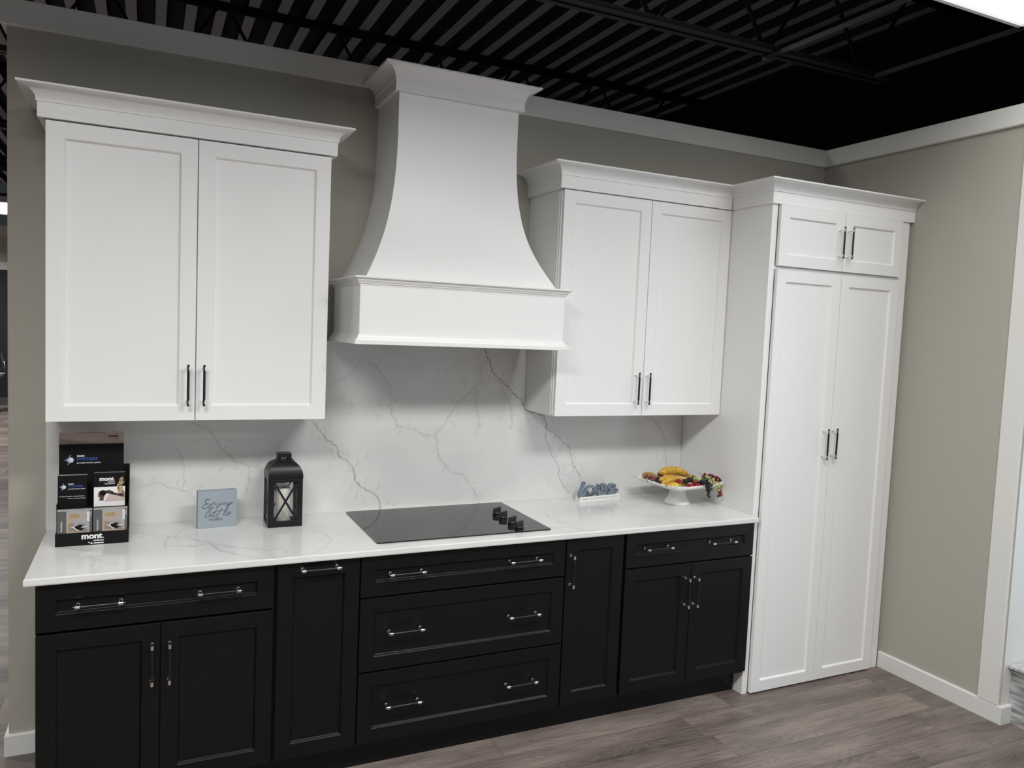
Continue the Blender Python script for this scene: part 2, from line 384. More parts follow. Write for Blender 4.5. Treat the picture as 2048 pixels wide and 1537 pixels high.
LL = ['bright rectangular ceiling light at the top right corner of the room', 'rectangular ceiling light over the middle of the showroom floor', 'rectangular ceiling light nearest above the left cabinets', 'unseen ceiling light added in front of the window opening',
      'unseen ceiling light added left of the kitchen display', 'unseen ceiling light added far in front of the cooktop', 'unseen ceiling light added far at the front left of the showroom', 'unseen ceiling light added far at the front right of the showroom', 'small sliver of bright ceiling light above the hood, behind the joist', 'long lit ceiling light seen past the left end of the wall', 'unseen ceiling light added to the room behind, on the left', 'unseen ceiling light added to the room behind the cabinets', 'unseen ceiling light added to brighten the pale far wall']
for (cx, cy, sx, sy, z, p), lb in zip(LAMPS, LL):
    t = thing('ceiling_light', lb, 'ceiling light', (cx, cy, z), 'rectangular ceiling lights')
    x0, x1, y0, y1 = cx-sx/2, cx+sx/2, cy-sy/2, cy+sy/2; e = .018
    fr = MB().box(x0, x1, y0, y0+e, z, z+.03).box(x0, x1, y1-e, y1, z, z+.03).box(x0, x0+e, y0, y1, z, z+.03).box(x1-e, x1, y0, y1, z, z+.03).box(x0, x1, y0, y1, z+.03, z+.07)
    build('light_frame', fr, lampmat, t)
    build('diffuser', MB().box(x0+e, x1-e, y0+e, y1-e, z+.012, z+.016), diff, t)
    for a in (x0+.1, x1-.1): build('hanging_wire', MB().cyl((a, cy, z+.07), (a, cy, H0), .0015, 6), steelblk, t)
    area('lamp_light', (cx, cy, z-.004), sx*.95, sy*.93, p, (1, .995, .975), spread=165)

# ------------------------------------------------------------ cabinet kit
def shaker(mb, x0, x1, z0, z1, y, th=.02, rl=.0565, mi=0, rec=.009, cham=.0068):
    """shaker front facing -y at y, stiles/rails rl wide"""
    a = [(x0, z0), (x1, z0), (x1, z1), (x0, z1)]
    i0 = [(x0+rl, z0+rl), (x1-rl, z0+rl), (x1-rl, z1-rl), (x0+rl, z1-rl)]
    i1 = [(x0+rl+cham, z0+rl+cham), (x1-rl-cham, z0+rl+cham), (x1-rl-cham, z1-rl-cham), (x0+rl+cham, z1-rl-cham)]
    vs = [(p, y, q) for p, q in a]+[(p, y, q) for p, q in i0]+[(p, y+rec, q) for p, q in i1]+[(p, y+th, q) for p, q in a]
    fs = [(k, (k+1) % 4, 4+(k+1) % 4, 4+k) for k in range(4)]+[(4+k, 4+(k+1) % 4, 8+(k+1) % 4, 8+k) for k in range(4)]+[(8, 9, 10, 11)]
    fs += [(k, 12+k, 12+(k+1) % 4, (k+1) % 4) for k in range(4)]+[(15, 14, 13, 12)]
    mb.add(vs, fs, mi); return mb
def handle_mesh():
    m = MB(); L = .0785
    m.cyl((0, -.035, -L), (0, -.035, L), .0047, 12, 0)
    for s in (-1, 1):
        z = s*.064
        m.cyl((0, -.035, z-.0075), (0, -.035, z+.0075), .0064, 14, 1)
        m.cyl((0, 0, z), (0, -.034, z), .0042, 10, 1); m.cyl((0, 0, z), (0, -.003, z), .0062, 12, 1)
    return m
hm = None
def handle(parent, x, y, z, horiz=False):
    global hm
    if hm is None:
        o = build('handle', handle_mesh(), [barblk, chrome]); hm = o.data
        bpy.data.objects.remove(o)
    o = bpy.data.objects.new('handle', hm); COL.objects.link(o); o.parent = parent
    o.location = Vector((x, y, z))-Vector(WP[parent.name])
    if horiz: o.rotation_euler = (0, math.pi/2, 0)
    o['label'] = 'black bar handle with chrome collars'
    return o
def front(kind, root, x0, x1, z0, z1, y, mat, handles, rl=.0565):
    g = .0016
    o = build(kind, shaker(MB(), x0+g, x1-g, z0+g, z1-g, y, rl=rl), mat, root, bev=.0012)
    for hx, hz, ho in handles: handle(o, hx, y, hz, ho)
    return o

# --- black base cabinets
YB = -.6497; YF = YB+.0205; TK = .115; CB = .8895
def base(label, x0, x1):
    t = thing('base_cabinet', label, 'cabinet', (x0, -.04, 0), 'black base cabinets under the worktop')
    build('body', MB().box(x0, x1, YF, -.005, TK, CB), black, t, bev=.001)
    build('toe_kick', MB().box(x0, x1, -.567, -.555, 0, TK), black, t)
    return t
C1 = base('black base cabinet at the left end, one wide drawer above two doors', .3917, 1.151)
front('drawer', C1, .3917, 1.1459, .7209, .886, YB, black, [(.580, .8095, 1), (.956, .811, 1)])
front('door', C1, .3917, .7669, .1293, .715, YB, black, [(.7405, .577, 0)])
front('door', C1, .7669, 1.1459, .1293, .715, YB, black, [(.796, .575, 0)])
C2 = base('narrow black pull-out base cabinet left of the wide drawers', 1.151, 1.466)
front('door', C2, 1.1558, 1.4647, .1293, .886, YB, black, [(1.3105, .8595, 1)])
C3 = base('widest black base cabinet with three drawers under the cooktop', 1.466, 2.371)
front('drawer', C3, 1.4677, 2.3691, .7200, .886, YB, black, [(1.6475, .811, 1), (2.164, .812, 1)])
front('drawer', C3, 1.4677, 2.3691, .4215, .7163, YB, black, [(1.650, .5775, 1), (2.168, .5755, 1)])
front('drawer', C3, 1.4677, 2.3691, .1293, .4180, YB, black, [(1.648, .2805, 1), (2.169, .2785, 1)])
C4 = base('narrow black base cabinet with one door right of the wide drawers', 2.371, 2.676)
front('door', C4, 2.3727, 2.6696, .1293, .886, YB, black, [(2.395, .7445, 0)])
C5 = base('black base cabinet at the right end beside the white pantry', 2.676, 3.431)
front('drawer', C5, 2.6823, 3.431, .7205, .886, YB, black, [(2.8475, .8085, 1), (3.2205, .8075, 1)])
front('door', C5, 2.6823, 3.0578, .1293, .717, YB, black, [(3.025, .5815, 0)])
front('door', C5, 3.0578, 3.431, .1293, .717, YB, black, [(3.0775, .5795, 0)])

# --- crown moulding profile: flat frieze then cove
def crown_prof(z0, z1, zt, out=.057):
    p = [(0, z0), (0, z1-.0008), (-.0025, z1-.0004), (-.0025, z1+.0004), (.004, z1+.001)]
    p = [(0, z0), (0, z1)]
    h = zt-z1
    p.append((.004, z1+.0015)); p.append((.004, z1+.006))
    for k in range(1, 10):
        t = k/9*math.pi/2
        p.append((.004+(out-.012)*(1-math.cos(t)), z1+.006+(h-.016)*math.sin(t)))
    p += [(out-.003, zt-.008), (out, zt-.0065), (out, zt), (out-.004, zt)]
    p += [(-.02, zt-.002), (-.02, z0)]
    return p
YU = -.3438
def uppercab(label, x0, x1, xm, xl, xr, hl, hr, z0=1.3805, z1=2.4405):
    t = thing('wall_cabinet', label, 'cabinet', (x0, -.02, z0), 'white wall cabinets')
    build('body', MB().box(xl, xr, YU+.0205, -.0005, z0+.004, 2.49).box(xl-.003, xl, YU+.035, -.0005, z0+.002, 2.49), white, t, bev=.001)
    front('door', t, x0, xm, z0, z1, YU, white, [(*hl, 0)]); front('door', t, xm, x1, z0, z1, YU, white, [(*hr, 0)])
    return t
U1 = uppercab('wide white wall cabinet at the left, above the brochures and lantern', .3889, 1.3807, .8843, .3915, 1.3785, (.8575, 1.519), (.9137, 1.519))
cr = crown_prof(2.4440, 2.4955, 2.5500)
build('crown_moulding', MB().sweep(cr, [(.3665, -.001), (.3665, -.354), (1.4005, -.354), (1.4005, -.001)]), white, U1)
U2 = uppercab('white wall cabinet right of the hood, joined to the tall pantry', 2.447, 3.4303, 2.9375, 2.4445, 3.4325, (2.8925, 1.519), (2.9568, 1.518), 1.381, 2.4385)
cr2 = crown_prof(2.4400, 2.4965, 2.5520)
build('crown_moulding', MB().sweep(cr2, [(2.424, -.001), (2.424, -.354), (3.4205, -.354)]), white, U2)

# --- tall pantry
YT = -.6507; PF = -.6301
P = thing('pantry_cabinet', 'tall white pantry cabinet standing against the right wall', 'cabinet', (3.433, -.02, 0))
build('side_panel', MB().box(3.433, 3.452, PF+.0202, -.0005, 0, 2.5), white, P, bev=.001)
build('face_frame', MB().box(3.433, 3.4675, PF, PF+.02, 0, 2.5).box(4.325, 4.3948, PF, PF+.02, 0, 2.5).box(3.4675, 4.325, PF, PF+.02, 2.1277, 2.143), white, P, bev=.001)
build('body', MB().box(3.4525, 4.39, PF+.02, -.0005, .004, 2.5), white, P)
front('door', P, 3.4696, 3.9, 2.143, 2.4385, YT, white, [(3.862, 2.284, 0)])
front('door', P, 3.9, 4.3218, 2.143, 2.4385, YT, white, [(3.922, 2.285, 0)])
front('door', P, 3.4696, 3.9, .007, 2.1277, YT, white, [(3.848, 1.266, 0)])
front('door', P, 3.9, 4.3218, .007, 2.1277, YT, white, [(3.909, 1.269, 0)])
build('crown_moulding', MB().sweep(cr2, [(3.424, -.355), (3.424, -.640), (4.4165, -.640)]), white, P)

# ------------------------------------------------------------ range hood
HC = 1.9283
Hd = thing('range_hood', 'white curved range hood with crown, hanging above the cooktop', 'range hood', (HC, -.02, 1.6984))
prof = [(1.94, .444, .487), (1.965, .429, .474), (1.98, .421, .467), (2.02, .398, .444), (2.07, .371, .415), (2.13, .344, .386), (2.19, .322, .366), (2.26, .3035, .351), (2.33, .2905, .341), (2.40, .2815, .336), (2.47, .2765, .333), (2.55, .274, .332), (2.63, .274, .332), (2.70, .2745, .332), (2.80, .2745, .332)]
zz = [p[0] for p in prof]; zs = np.linspace(1.94, 2.80, 70)
# smooth the profile with a polynomial through the samples
wv = np.interp(zs, zz, [p[1] for p in prof]); dv = np.interp(zs, zz, [p[2] for p in prof])
for _ in range(14):
    wv[1:-1] = (wv[:-2]+2*wv[1:-1]+wv[2:])/4; dv[1:-1] = (dv[:-2]+2*dv[1:-1]+dv[2:])/4
ch = MB(); vs = []
for z, a, b in zip(zs, wv, dv): vs += [(HC-a, -.0005, z), (HC-a, -b, z), (HC+a, -b, z), (HC+a, -.0005, z)]
for s in range(3):
    q = []
    for r in range(70): q += [vs[r*4+s], vs[r*4+s+1]]
    ch.add(q, [(2*r, 2*r+1, 2*r+3, 2*r+2) for r in range(69)], 0, True)
build('chimney', ch, white, Hd)
hb = (HC-.4580, HC+.4580, -.5034)
build('skirt', MB().box(hb[0], hb[1], hb[2], -.039, 1.712, 1.945), white, Hd, bev=.0015)
path = [(hb[0], -.039), (hb[0], hb[2]), (hb[1], hb[2]), (hb[1], -.039)]
tp = [(-.01, 1.931), (.001, 1.931), (.002, 1.936), (.006, 1.938), (.008, 1.943), (.013, 1.948), (.016, 1.9555), (.019, 1.957), (.0225, 1.9575), (.0255, 1.960), (.0255, 1.9645), (.0235, 1.9664), (-.04, 1.9664)]
build('upper_moulding', MB().sweep(tp, path), white, Hd)
bt = [(-.01, 1.6984), (.0195, 1.6984), (.0205, 1.700), (.0205, 1.7135), (.0185, 1.7155), (.013, 1.717), (.012, 1.722), (.007, 1.727), (.0055, 1.733), (.003, 1.7345), (.003, 1.738), (-.01, 1.7385)]
build('lower_moulding', MB().sweep(bt, path), white, Hd)
build('underside', MB().box(hb[0]+.005, hb[1]-.005, hb[2]+.005, -.039, 1.7, 1.708), white, Hd)
build('crown_moulding', MB().sweep(crown_prof(2.7468, 2.790, 2.8454), [(1.6335, -.021), (1.6335, -.352), (2.2235, -.352), (2.2235, -.021)]).box(1.64, 2.217, -.345, -.021, 2.75, 2.842), white, Hd)

# ------------------------------------------------------------ quartz: worktop and backsplash with veins
VB=[(2.2, [(2.203, 1.689), (2.23, 1.635), (2.263, 1.563), (2.315, 1.522), (2.352, 1.485), (2.395, 1.443), (2.421, 1.434), (2.45, 1.382), (2.461, 1.373), (2.547, 1.353), (2.572, 1.31), (2.572, 1.281)]), (1.3, [(2.572, 1.281), (2.569, 1.233), (2.593, 1.185), (2.605, 1.155), (2.652, 1.086), (2.662, 1.017), (2.709, 0.956), (2.773, 0.913)]), (1.8, [(2.572, 1.281), (2.616, 1.261), (2.662, 1.217), (2.713, 1.181), (2.735, 1.093), (2.783, 1.032), (2.803, 0.981), (2.8, 0.932)]), (1.9, [(1.388, 1.334), (1.422, 1.293), (1.448, 1.257), (1.495, 1.222), (1.509, 1.175), (1.552, 1.144), (1.579, 1.108), (1.589, 1.052), (1.633, 1.019), (1.678, 0.991), (1.706, 0.954), (1.709, 0.901)]), (0.9, [(1.615, 1.638), (1.651, 1.601), (1.687, 1.567), (1.738, 1.494), (1.751, 1.364), (1.784, 1.303), (1.857, 1.293), (1.913, 1.261), (1.974, 1.262), (2.024, 1.326), (2.068, 1.407), (2.134, 1.461), (2.162, 1.493), (2.21, 1.521), (2.187, 1.589), (2.23, 1.626)]), (0.9, [(1.974, 1.262), (1.987, 1.165), (2.053, 1.076), (2.121, 1.06), (2.183, 0.983), (2.213, 0.916)]), (0.6, [(1.454, 1.492), (1.5, 1.518), (1.574, 1.565), (1.594, 1.612), (1.615, 1.647)]), (0.6, [(2.005, 1.559), (2.052, 1.587), (2.083, 1.641)]), (0.9, [(2.182, 1.48), (2.17, 1.416), (2.193, 1.342), (2.198, 1.287)]), (1.1, [(2.268, 1.544), (2.305, 1.508), (2.312, 1.48), (2.354, 1.434), (2.373, 1.359), (2.372, 1.284)]), (1.2, [(3.187, 1.337), (3.237, 1.322), (3.291, 1.259), (3.325, 1.217), (3.324, 1.144), (3.341, 1.039)]), (0.7, [(1.468, 1.434), (1.519, 1.43), (1.535, 1.459)]), (0.8, [(0.861, 1.335), (0.906, 1.326), (0.945, 1.313), (0.976, 1.279), (1.004, 1.224), (1.04, 1.197), (1.064, 1.163)]), (0.9, [(0.987, 1.26), (1.006, 1.222), (1.029, 1.202), (1.06, 1.163), (1.096, 1.159), (1.12, 1.14), (1.124, 1.113), (1.123, 1.064), (1.107, 1.007)]), (0.8, [(1.12, 1.14), (1.138, 1.144), (1.169, 1.135), (1.19, 1.116)]), (0.7, [(0.813, 1.237), (0.836, 1.22), (0.851, 1.191), (0.864, 1.083), (0.849, 1.05), (0.796, 1.065), (0.766, 1.087), (0.686, 1.07)]), (0.7, [(0.849, 1.05), (0.887, 1.036), (0.91, 0.992)])]
VC=[(0.9, [(0.661, -0.167), (0.71, -0.189), (0.758, -0.248), (0.8, -0.253), (0.821, -0.274), (0.853, -0.176), (0.869, -0.133)]), (1.4, [(0.8, -0.253), (0.784, -0.349), (0.78, -0.403), (0.824, -0.402), (0.874, -0.431), (0.944, -0.41), (0.971, -0.514), (1.028, -0.596)]), (1.1, [(0.821, -0.274), (0.863, -0.286), (0.929, -0.364), (0.976, -0.448), (1.038, -0.494)]), (1.3, [(0.873, -0.321), (0.943, -0.419), (1.014, -0.477), (1.119, -0.557), (1.185, -0.541)]), (1.2, [(0.943, -0.419), (0.967, -0.523), (1.04, -0.592), (1.105, -0.662), (1.191, -0.666)]), (0.9, [(1.321, -0.299), (1.372, -0.371), (1.393, -0.474), (1.335, -0.586), (1.282, -0.655)]), (0.6, [(0.502, -0.336), (0.52, -0.433), (0.57, -0.536), (0.648, -0.602)]), (0.8, [(2.446, -0.291), (2.427, -0.386), (2.436, -0.464), (2.454, -0.524)]), (1.3, [(2.325, -0.541), (2.372, -0.572), (2.419, -0.568), (2.466, -0.633), (2.545, -0.676)]), (0.7, [(2.667, -0.245), (2.741, -0.308), (2.845, -0.325), (2.956, -0.289)]), (0.7, [(2.869, -0.233), (2.844, -0.378), (2.865, -0.466), (2.996, -0.522), (3.128, -0.578), (3.232, -0.666)])]

def fractal(pts, rnd, step=.012, amp=.0045):
    """densify a polyline and shake it"""
    out = []
    for (x0, y0), (x1, y1) in zip(pts[:-1], pts[1:]):
        L = math.hypot(x1-x0, y1-y0); n = max(1, int(L/step))
        for k in range(n):
            t = k/n; out.append((x0+(x1-x0)*t+(rnd.uniform(-amp, amp) if k else 0), y0+(y1-y0)*t+(rnd.uniform(-amp, amp) if k else 0)))
    out.append(pts[-1]); return out
def vein_field(X, Y, veins, seed, specks=True):
    rnd = random.Random(seed); F = np.zeros(X.shape); x0, y0 = X[0, 0], Y[0, 0]; h = X[0, 1]-X[0, 0]; hy = Y[1, 0]-Y[0, 0]
    segs = []
    for w, pts in veins:
        pl = fractal(pts, rnd)
        for a, b in zip(pl[:-1], pl[1:]): segs.append((a, b, .0006+.0006*w*rnd.uniform(.4, 1.7), min(1, (.20+.27*w)*rnd.uniform(.65, 1.2))))
        if specks:
            for (a, b) in zip(pl[:-1], pl[1:]):
                if rnd.random() < .42*w:                       # short curls beside the vein
                    x, y = a[0]+rnd.gauss(0, .034), a[1]+rnd.gauss(0, .026); an = rnd.uniform(0, 6.28)
                    for _ in range(rnd.randint(3, 8)):
                        an += rnd.uniform(-1.3, 1.3); q = (x+.0055*math.cos(an), y+.0075*math.sin(an)); segs.append(((x, y), q, .0008, rnd.uniform(.12, .45))); x, y = q
                if rnd.random() < .07*w:                       # thin branches
                    x, y = a; an = rnd.uniform(0, 6.28)
                    for _ in range(rnd.randint(4, 9)):
                        an += rnd.uniform(-.6, .6); q = (x+.010*math.cos(an), y+.010*math.sin(an)); segs.append(((x, y), q, .0006, rnd.uniform(.12, .32))); x, y = q
    for (a, b, r, s) in segs:
        pad = r*3+.004
        i0 = max(0, int((min(a[0], b[0])-pad-x0)/h)); i1 = min(X.shape[1], int((max(a[0], b[0])+pad-x0)/h)+2)
        j0 = max(0, int((min(a[1], b[1])-pad-y0)/hy)); j1 = min(X.shape[0], int((max(a[1], b[1])+pad-y0)/hy)+2)
        if i1 <= i0 or j1 <= j0: continue
        px = X[j0:j1, i0:i1]; py = Y[j0:j1, i0:i1]; dx, dy = b[0]-a[0], b[1]-a[1]; L = dx*dx+dy*dy+1e-12
        t = np.clip(((px-a[0])*dx+(py-a[1])*dy)/L, 0, 1); dd_ = np.hypot(px-a[0]-t*dx, py-a[1]-t*dy)
        F[j0:j1, i0:i1] = np.maximum(F[j0:j1, i0:i1], s*np.exp(-(dd_/(r*1.25))**2)+.13*s*np.exp(-(dd_/.008)**2))
    return F

def veined(name, label, cat, x0, x1, y0, y1, veins, seed, fr, mask, mb, h=.0026):
    """solid quartz piece: fine veined face plus the plain solid (mb) behind it, one mesh"""
    nx = int((x1-x0)/h)+1; ny = int((y1-y0)/h)+1
    X, Y = np.meshgrid(np.linspace(x0, x1, nx), np.linspace(y0, y1, ny)); F = vein_field(X, Y, veins, seed)
    co = fr(X.ravel(), Y.ravel()); idx = np.arange(nx*ny).reshape(ny, nx)
    q = np.stack([idx[:-1, :-1].ravel(), idx[:-1, 1:].ravel(), idx[1:, 1:].ravel(), idx[1:, :-1].ravel()], 1)
    if mask is not None: q = q[mask(X[:-1, :-1].ravel()+h/2, Y[:-1, :-1].ravel()+h/2)]
    n0 = len(co); fs = [tuple(i+n0 for i in f) for f in mb.f]
    allv = np.concatenate([co, np.array(mb.v)])
    loops = np.concatenate([q.ravel(), np.array([i for f in fs for i in f], int)])
    tot = np.concatenate([np.full(len(q), 4), np.array([len(f) for f in fs])]).astype(np.int32); st = np.concatenate([[0], np.cumsum(tot)[:-1]]).astype(np.int32)
    me = bpy.data.meshes.new(name); me.vertices.add(len(allv)); me.vertices.foreach_set('co', allv.ravel())
    me.loops.add(len(loops)); me.loops.foreach_set('vertex_index', loops.astype(np.int32)); me.polygons.add(len(tot))
    me.polygons.foreach_set('loop_start', st); me.polygons.foreach_set('loop_total', tot)
    me.polygons.foreach_set('use_smooth', [False]*len(tot)); me.update(calc_edges=True)
    at = me.attributes.new('vein', 'FLOAT', 'POINT'); at.data.foreach_set('value', np.concatenate([F.ravel(), np.zeros(len(mb.v))]).astype(np.float32))
    me.materials.append(quartz); o = bpy.data.objects.new(name, me); COL.objects.link(o)
    return tag(o, label, cat)
BX = (.3608, 3.4305)
veined('backsplash', 'white quartz backsplash slab with grey veins between worktop and wall cabinets', 'backsplash', BX[0], BX[1], .9142, 1.697, VB, 5,
       lambda a, b: np.stack([a, np.full_like(a, -.038), b], 1), lambda a, b: (b < 1.3795) | ((a > 1.3835) & (a < 2.4405)),
       MB().box(BX[0], BX[1], -.0376, -.0008, .9142, 1.379).box(1.3842, 2.4402, -.0376, -.0008, 1.3792, 1.696))
CX0, CX1, CY = .3625, 3.4318, -.6741
er = .005; ep = [(-.03, .9136), (0, .9139)]+[(er*math.sin(t*math.pi/10), .9140-er+er*math.cos(t*math.pi/10)) for t in range(1, 6)]
ep += [(er, .8896+.004), (er-.0015, .8896), (-.03, .8896)]
ctm = MB().sweep(ep, [(CX0+er, -.0005), (CX0+er, CY+er), (CX1, CY+er)]).box(CX0+er, CX1, CY+er, -.001, .8898, .9136)
veined('worktop', 'long white quartz worktop with grey veins over the black base cabinets', 'worktop', CX0+er, CX1, CY+er, -.0385, VC, 9,
       lambda a, b: np.stack([a, b, np.full_like(a, .914)], 1), None, ctm)
# ------------------------------------------------------------ cooktop
CT = .9142
kt = thing('cooktop', 'black glass electric cooktop set in the white worktop', 'cooktop', (1.93, -.33, CT))
def rrect(x0, x1, y0, y1, r, n=5):
    p = []
    for cx, cy, a in ((x1-r, y1-r, 0), (x0+r, y1-r, 90), (x0+r, y0+r, 180), (x1-r, y0+r, 270)):
        for k in range(n+1): t = math.radians(a+90*k/n); p.append((cx+r*math.cos(t), cy+r*math.sin(t)))
    return p
top = lambda a, b, c: (a, b, c)
build('glass_top', MB().prism(rrect(1.5439, 2.3209, -.5978, -.0620, .008), CT, CT+.0055, fr=top), glassblk, kt, bev=.0015)
for (x, y, a) in ((2.199, -.285, 12), (2.196, -.362, 12), (2.195, -.462, 14), (2.190, -.545, 14)):
    m = MB(); z = CT+.0055; a = math.radians(a)
    m.lathe([(0, 0), (.0205, 0), (.0205, .004), (.019, .009), (.0175, .011), (0, .011)], (x, y, z), 28)
    g = lambda p, q, c: (x+p*math.cos(a)-c*math.sin(a), y+p*math.sin(a)+c*math.cos(a), z+q)
    m.prism([(-.0195, .010), (.0195, .010), (.0175, .033), (-.0165, .028)], -.0062, .0062, fr=g)
    build('knob', m, knobm, kt, bev=.0008)

# ------------------------------------------------------------ brochure display
YD = -.305
D = thing('brochure_display', 'black card brochure display stand at the left end of the worktop', 'display stand', (.538, -.21, CT))
xa, xb = .4173, .6585
b = MB()
yz = lambda a, q, c: (c, a, q)
side = [(-.305, CT), (-.305, .962), (-.262, .962), (-.262, 1.062), (-.215, 1.062), (-.215, 1.12), (-.165, 1.12), (-.165, 1.187), (-.135, 1.187), (-.135, CT)]
b.prism(side, xa, xa+.003, fr=yz); b.prism(side, xb-.003, xb, fr=yz)
b.box(xa, xb, -.138, -.135, CT, 1.187).box(xa, xb, -.305, -.135, CT, CT+.003).box(xa+.003, xb-.003, -.222, -.219, CT, .99)
build('box', b, blackcard, D)
def P2(x0, z0, y, sl=0): return lambda a, q: (x0+a, y, z0+q+sl*a)
ll = MB().box(xa, xb, YD-.0005, YD+.0025, CT, .9625)
def montlogo(m, x, z, s, y, W=0, sub=True):
    m.text('mont', P2(x, z, y), s, W, bold=.035, sx=1.08, space=.97)
    m.disc((x+s*2.44, z+s*.05), s*.05, y, y+.0002, W)
    if sub:
        m.text('surfaces', P2(x+s*1.3, z-s*.36, y), s*.36, W, bold=.02)
        m.prism([(x+s*.98, z-s*.68), (x+s*1.12, z-s*.42), (x+s*1.27, z-s*.68)], y, y+.0002, W); m.text('by', P2(x+s*.75, z-s*.54, y), s*.24, W, bold=.01)
        for k, (a, l) in enumerate(((1.35, .75), (2.15, .3))): m.prism([(x+s*a, z-s*.66), (x+s*(a+l), z-s*.66), (x+s*(a+l), z-s*.54), (x+s*a, z-s*.54)], y, y+.0002, W)
m = MB(); montlogo(m, .5015, .9385, .0300, YD-.0008, 1)
mm = MB(); mm.v, mm.f, mm.m, mm.sm = ll.v, ll.f, ll.m, ll.sm; mm.add(m.v, m.f, 1)
build('front_lip', mm, [blackcard, whitepr], D)
def rose(m, x, z, s, y, pm, wm):
    for k in range(7):
        t = k*.9; m.disc((x+s*.55*math.cos(t), z+s*.55*math.sin(t)), s*.33, y, y+.0002, pm, seg=7, ry=s*.24)
    m.ribbon([(x-s*.2, z+s*.6), (x-s*.1, z+s*1.2), (x+s*.1, z+s*1.3)], s*.13, y, y+.0002, pm, seg=2)
    m.ribbon([(x-s*.7, z-s*.1), (x-s*1.15, z), (x-s*1.2, z+s*.2)], s*.16, y, y+.0002, pm, seg=2); m.ribbon([(x-s*.3, z-s*.7), (x-s*.5, z-s*1.1)], s*.28, y, y+.0002, pm, seg=2)
    m.disc((x+s*.1, z), s*.55, y-.0002, y, wm, seg=14); m.disc((x+s*.1, z), s*.44, y-.0004, y-.0002, pm, seg=14); m.disc((x+s*.16, z+s*.08), s*.3, y-.0006, y-.0004, wm, seg=9)
def synth(m, x, z, s, y, mats=(1, 2, 3)):
    W, B, Pl = mats
    m.text('mont', P2(x, z+s*1.05, y), s*.78, W, bold=.04, sx=1.05)
    m.text('SYNTHESIS', P2(x-s*.05, z, y), s*1.12, B, bold=.012, sx=.93)
    m.text('porcelain shower system', P2(x-s*.05, z-s*.85, y), s*.62, W, bold=.012, shear=.3, sx=.92)
    rose(m, x-s*1.55, z+s*.15, s*1.05, y, Pl, W)
ysl = -.152
card = MB().box(.4163, .6370, ysl, ysl+.003, .96, 1.2700); synth(card, .4760, 1.2075, .0141, ysl-.0006)
build('header_card', card, [blackcard, whitepr, bluepr, palepr], D)
POS = MB().box(.4152, .6365, -.1478, -.1460, .96, 1.3165)
POS.prism([(.4152, 1.2700), (.6365, 1.2700), (.540, 1.2735), (.4152, 1.2935)], -.1480, -.1478, 1)
m = POS; m.text('mont', P2(.5825, 1.2955, -.1482), .0145, 2, bold=.035, sx=1.08); m.text('surfaces', P2(.6015, 1.2895, -.1482), .0055, 2); m.box(.6, .622, -.1482, -.148, 1.2865, 1.2870, 2)
m.ribbon([(.47, 1.3125), (.55, 1.3135), (.568, 1.312), (.5695, 1.307), (.5695, 1.301)], .0012, -.1482, -.148, 2, seg=3)
build('poster_card', m, [beigepr, taupepr, blackcard], D, label='beige printed card behind the black header')

def brochure_mesh(w, h, th=.0026):
    m = MB(); m.box(0, w, 0, .0003, 0, h, 0); m.box(.0003, w-.0003, .0003, th, .0002, h, 1); return m
def stack(x, y0, z, w, h, n, step, cover, mats, lab1, lab2, grp, tilt=0):
    m = brochure_mesh(w, h); cover(m)
    o = build('brochure', m, mats); o.location = (x, y0, z); o.rotation_euler = (tilt, 0, 0); tag(o, lab1, 'brochure', grp)
    pl = None
    for k in range(1, n):
        if pl is None:
            pl = build('brochure', brochure_mesh(w, h), mats); c = pl
        else: c = pl.copy(); COL.objects.link(c)
        c.location = (x+random.uniform(-.001, .001), y0+k*step, z+k*.0002+random.uniform(-.0003, .0006)); c.rotation_euler = (tilt, 0, random.uniform(-.004, .004)); tag(c, lab2, 'brochure', grp)
MT = [greypr, pages, whitepr, tanpr, midpr, goldpr, beigepr, blackcard, taupepr]
def kitchen(m):
    def q(x0, x1, z0, z1, mi, y=-.0003): m.box(x0, x1, y, 0, z0, z1, mi)
    q(.030, .105, 0, .1255, 4); q(.036, .092, .095, .12, 6, -.0004); q(.038, .090, .112, .118, 4, -.0005); q(.040, .072, .098, .112, 3, -.0005); q(.040, .080, .086, .097, 6, -.0005); q(.033, .040, .02, .088, 5, -.0005)
    m.prism([(.033, 0), (.098, 0), (.100, .045), (.036, .050)], -.0006, -.0005, 6); m.prism([(.036, .05), (.1, .045), (.09, .075), (.038, .08)], -.0006, -.0005, 8)
    m.prism([(.055, .058), (.080, .050), (.088, .058), (.080, .072), (.062, .070)], -.0008, -.0006, 7)
    m.ribbon([(.046, .066), (.055, .062), (.062, .055), (.070, .050)], .0025, -.001, -.0008, 2, seg=3); m.ribbon([(.055, .068), (.062, .074), (.066, .070)], .002, -.001, -.0008, 2, seg=3); m.ribbon([(.080, .062), (.096, .064)], .003, -.001, -.0008, 2, seg=1)
    v = lambda x0, z0: (lambda a, b: (x0-b, -.0009, z0+a))
    m.text('mont', v(.1055, .084), .0165, 2, bold=.035); m.text('surfaces', v(.1115, .101), .006, 2, bold=.01)
    m.text('Natural Quartz', v(.0165, .047), .0080, 2, bold=.015, sx=.8)
fx = [.4225, .5400]
for x, nm, gp in ((fx[0], 'left', 'front left brochures'), (fx[1], 'right', 'front right brochures')):
    stack(x, -.2985, .919, .1135, .1245, 10, .0028, kitchen, MT, 'frontmost grey kitchen brochure in the front %s pocket, lettered sideways' % nm, 'grey brochure showing only its white page edge in the front %s pocket' % nm, gp, tilt=-.02)
MT2 = [blackcard, pages, whitepr, bluepr, palepr, midpr, skinpr, goldpr, pinkpr]
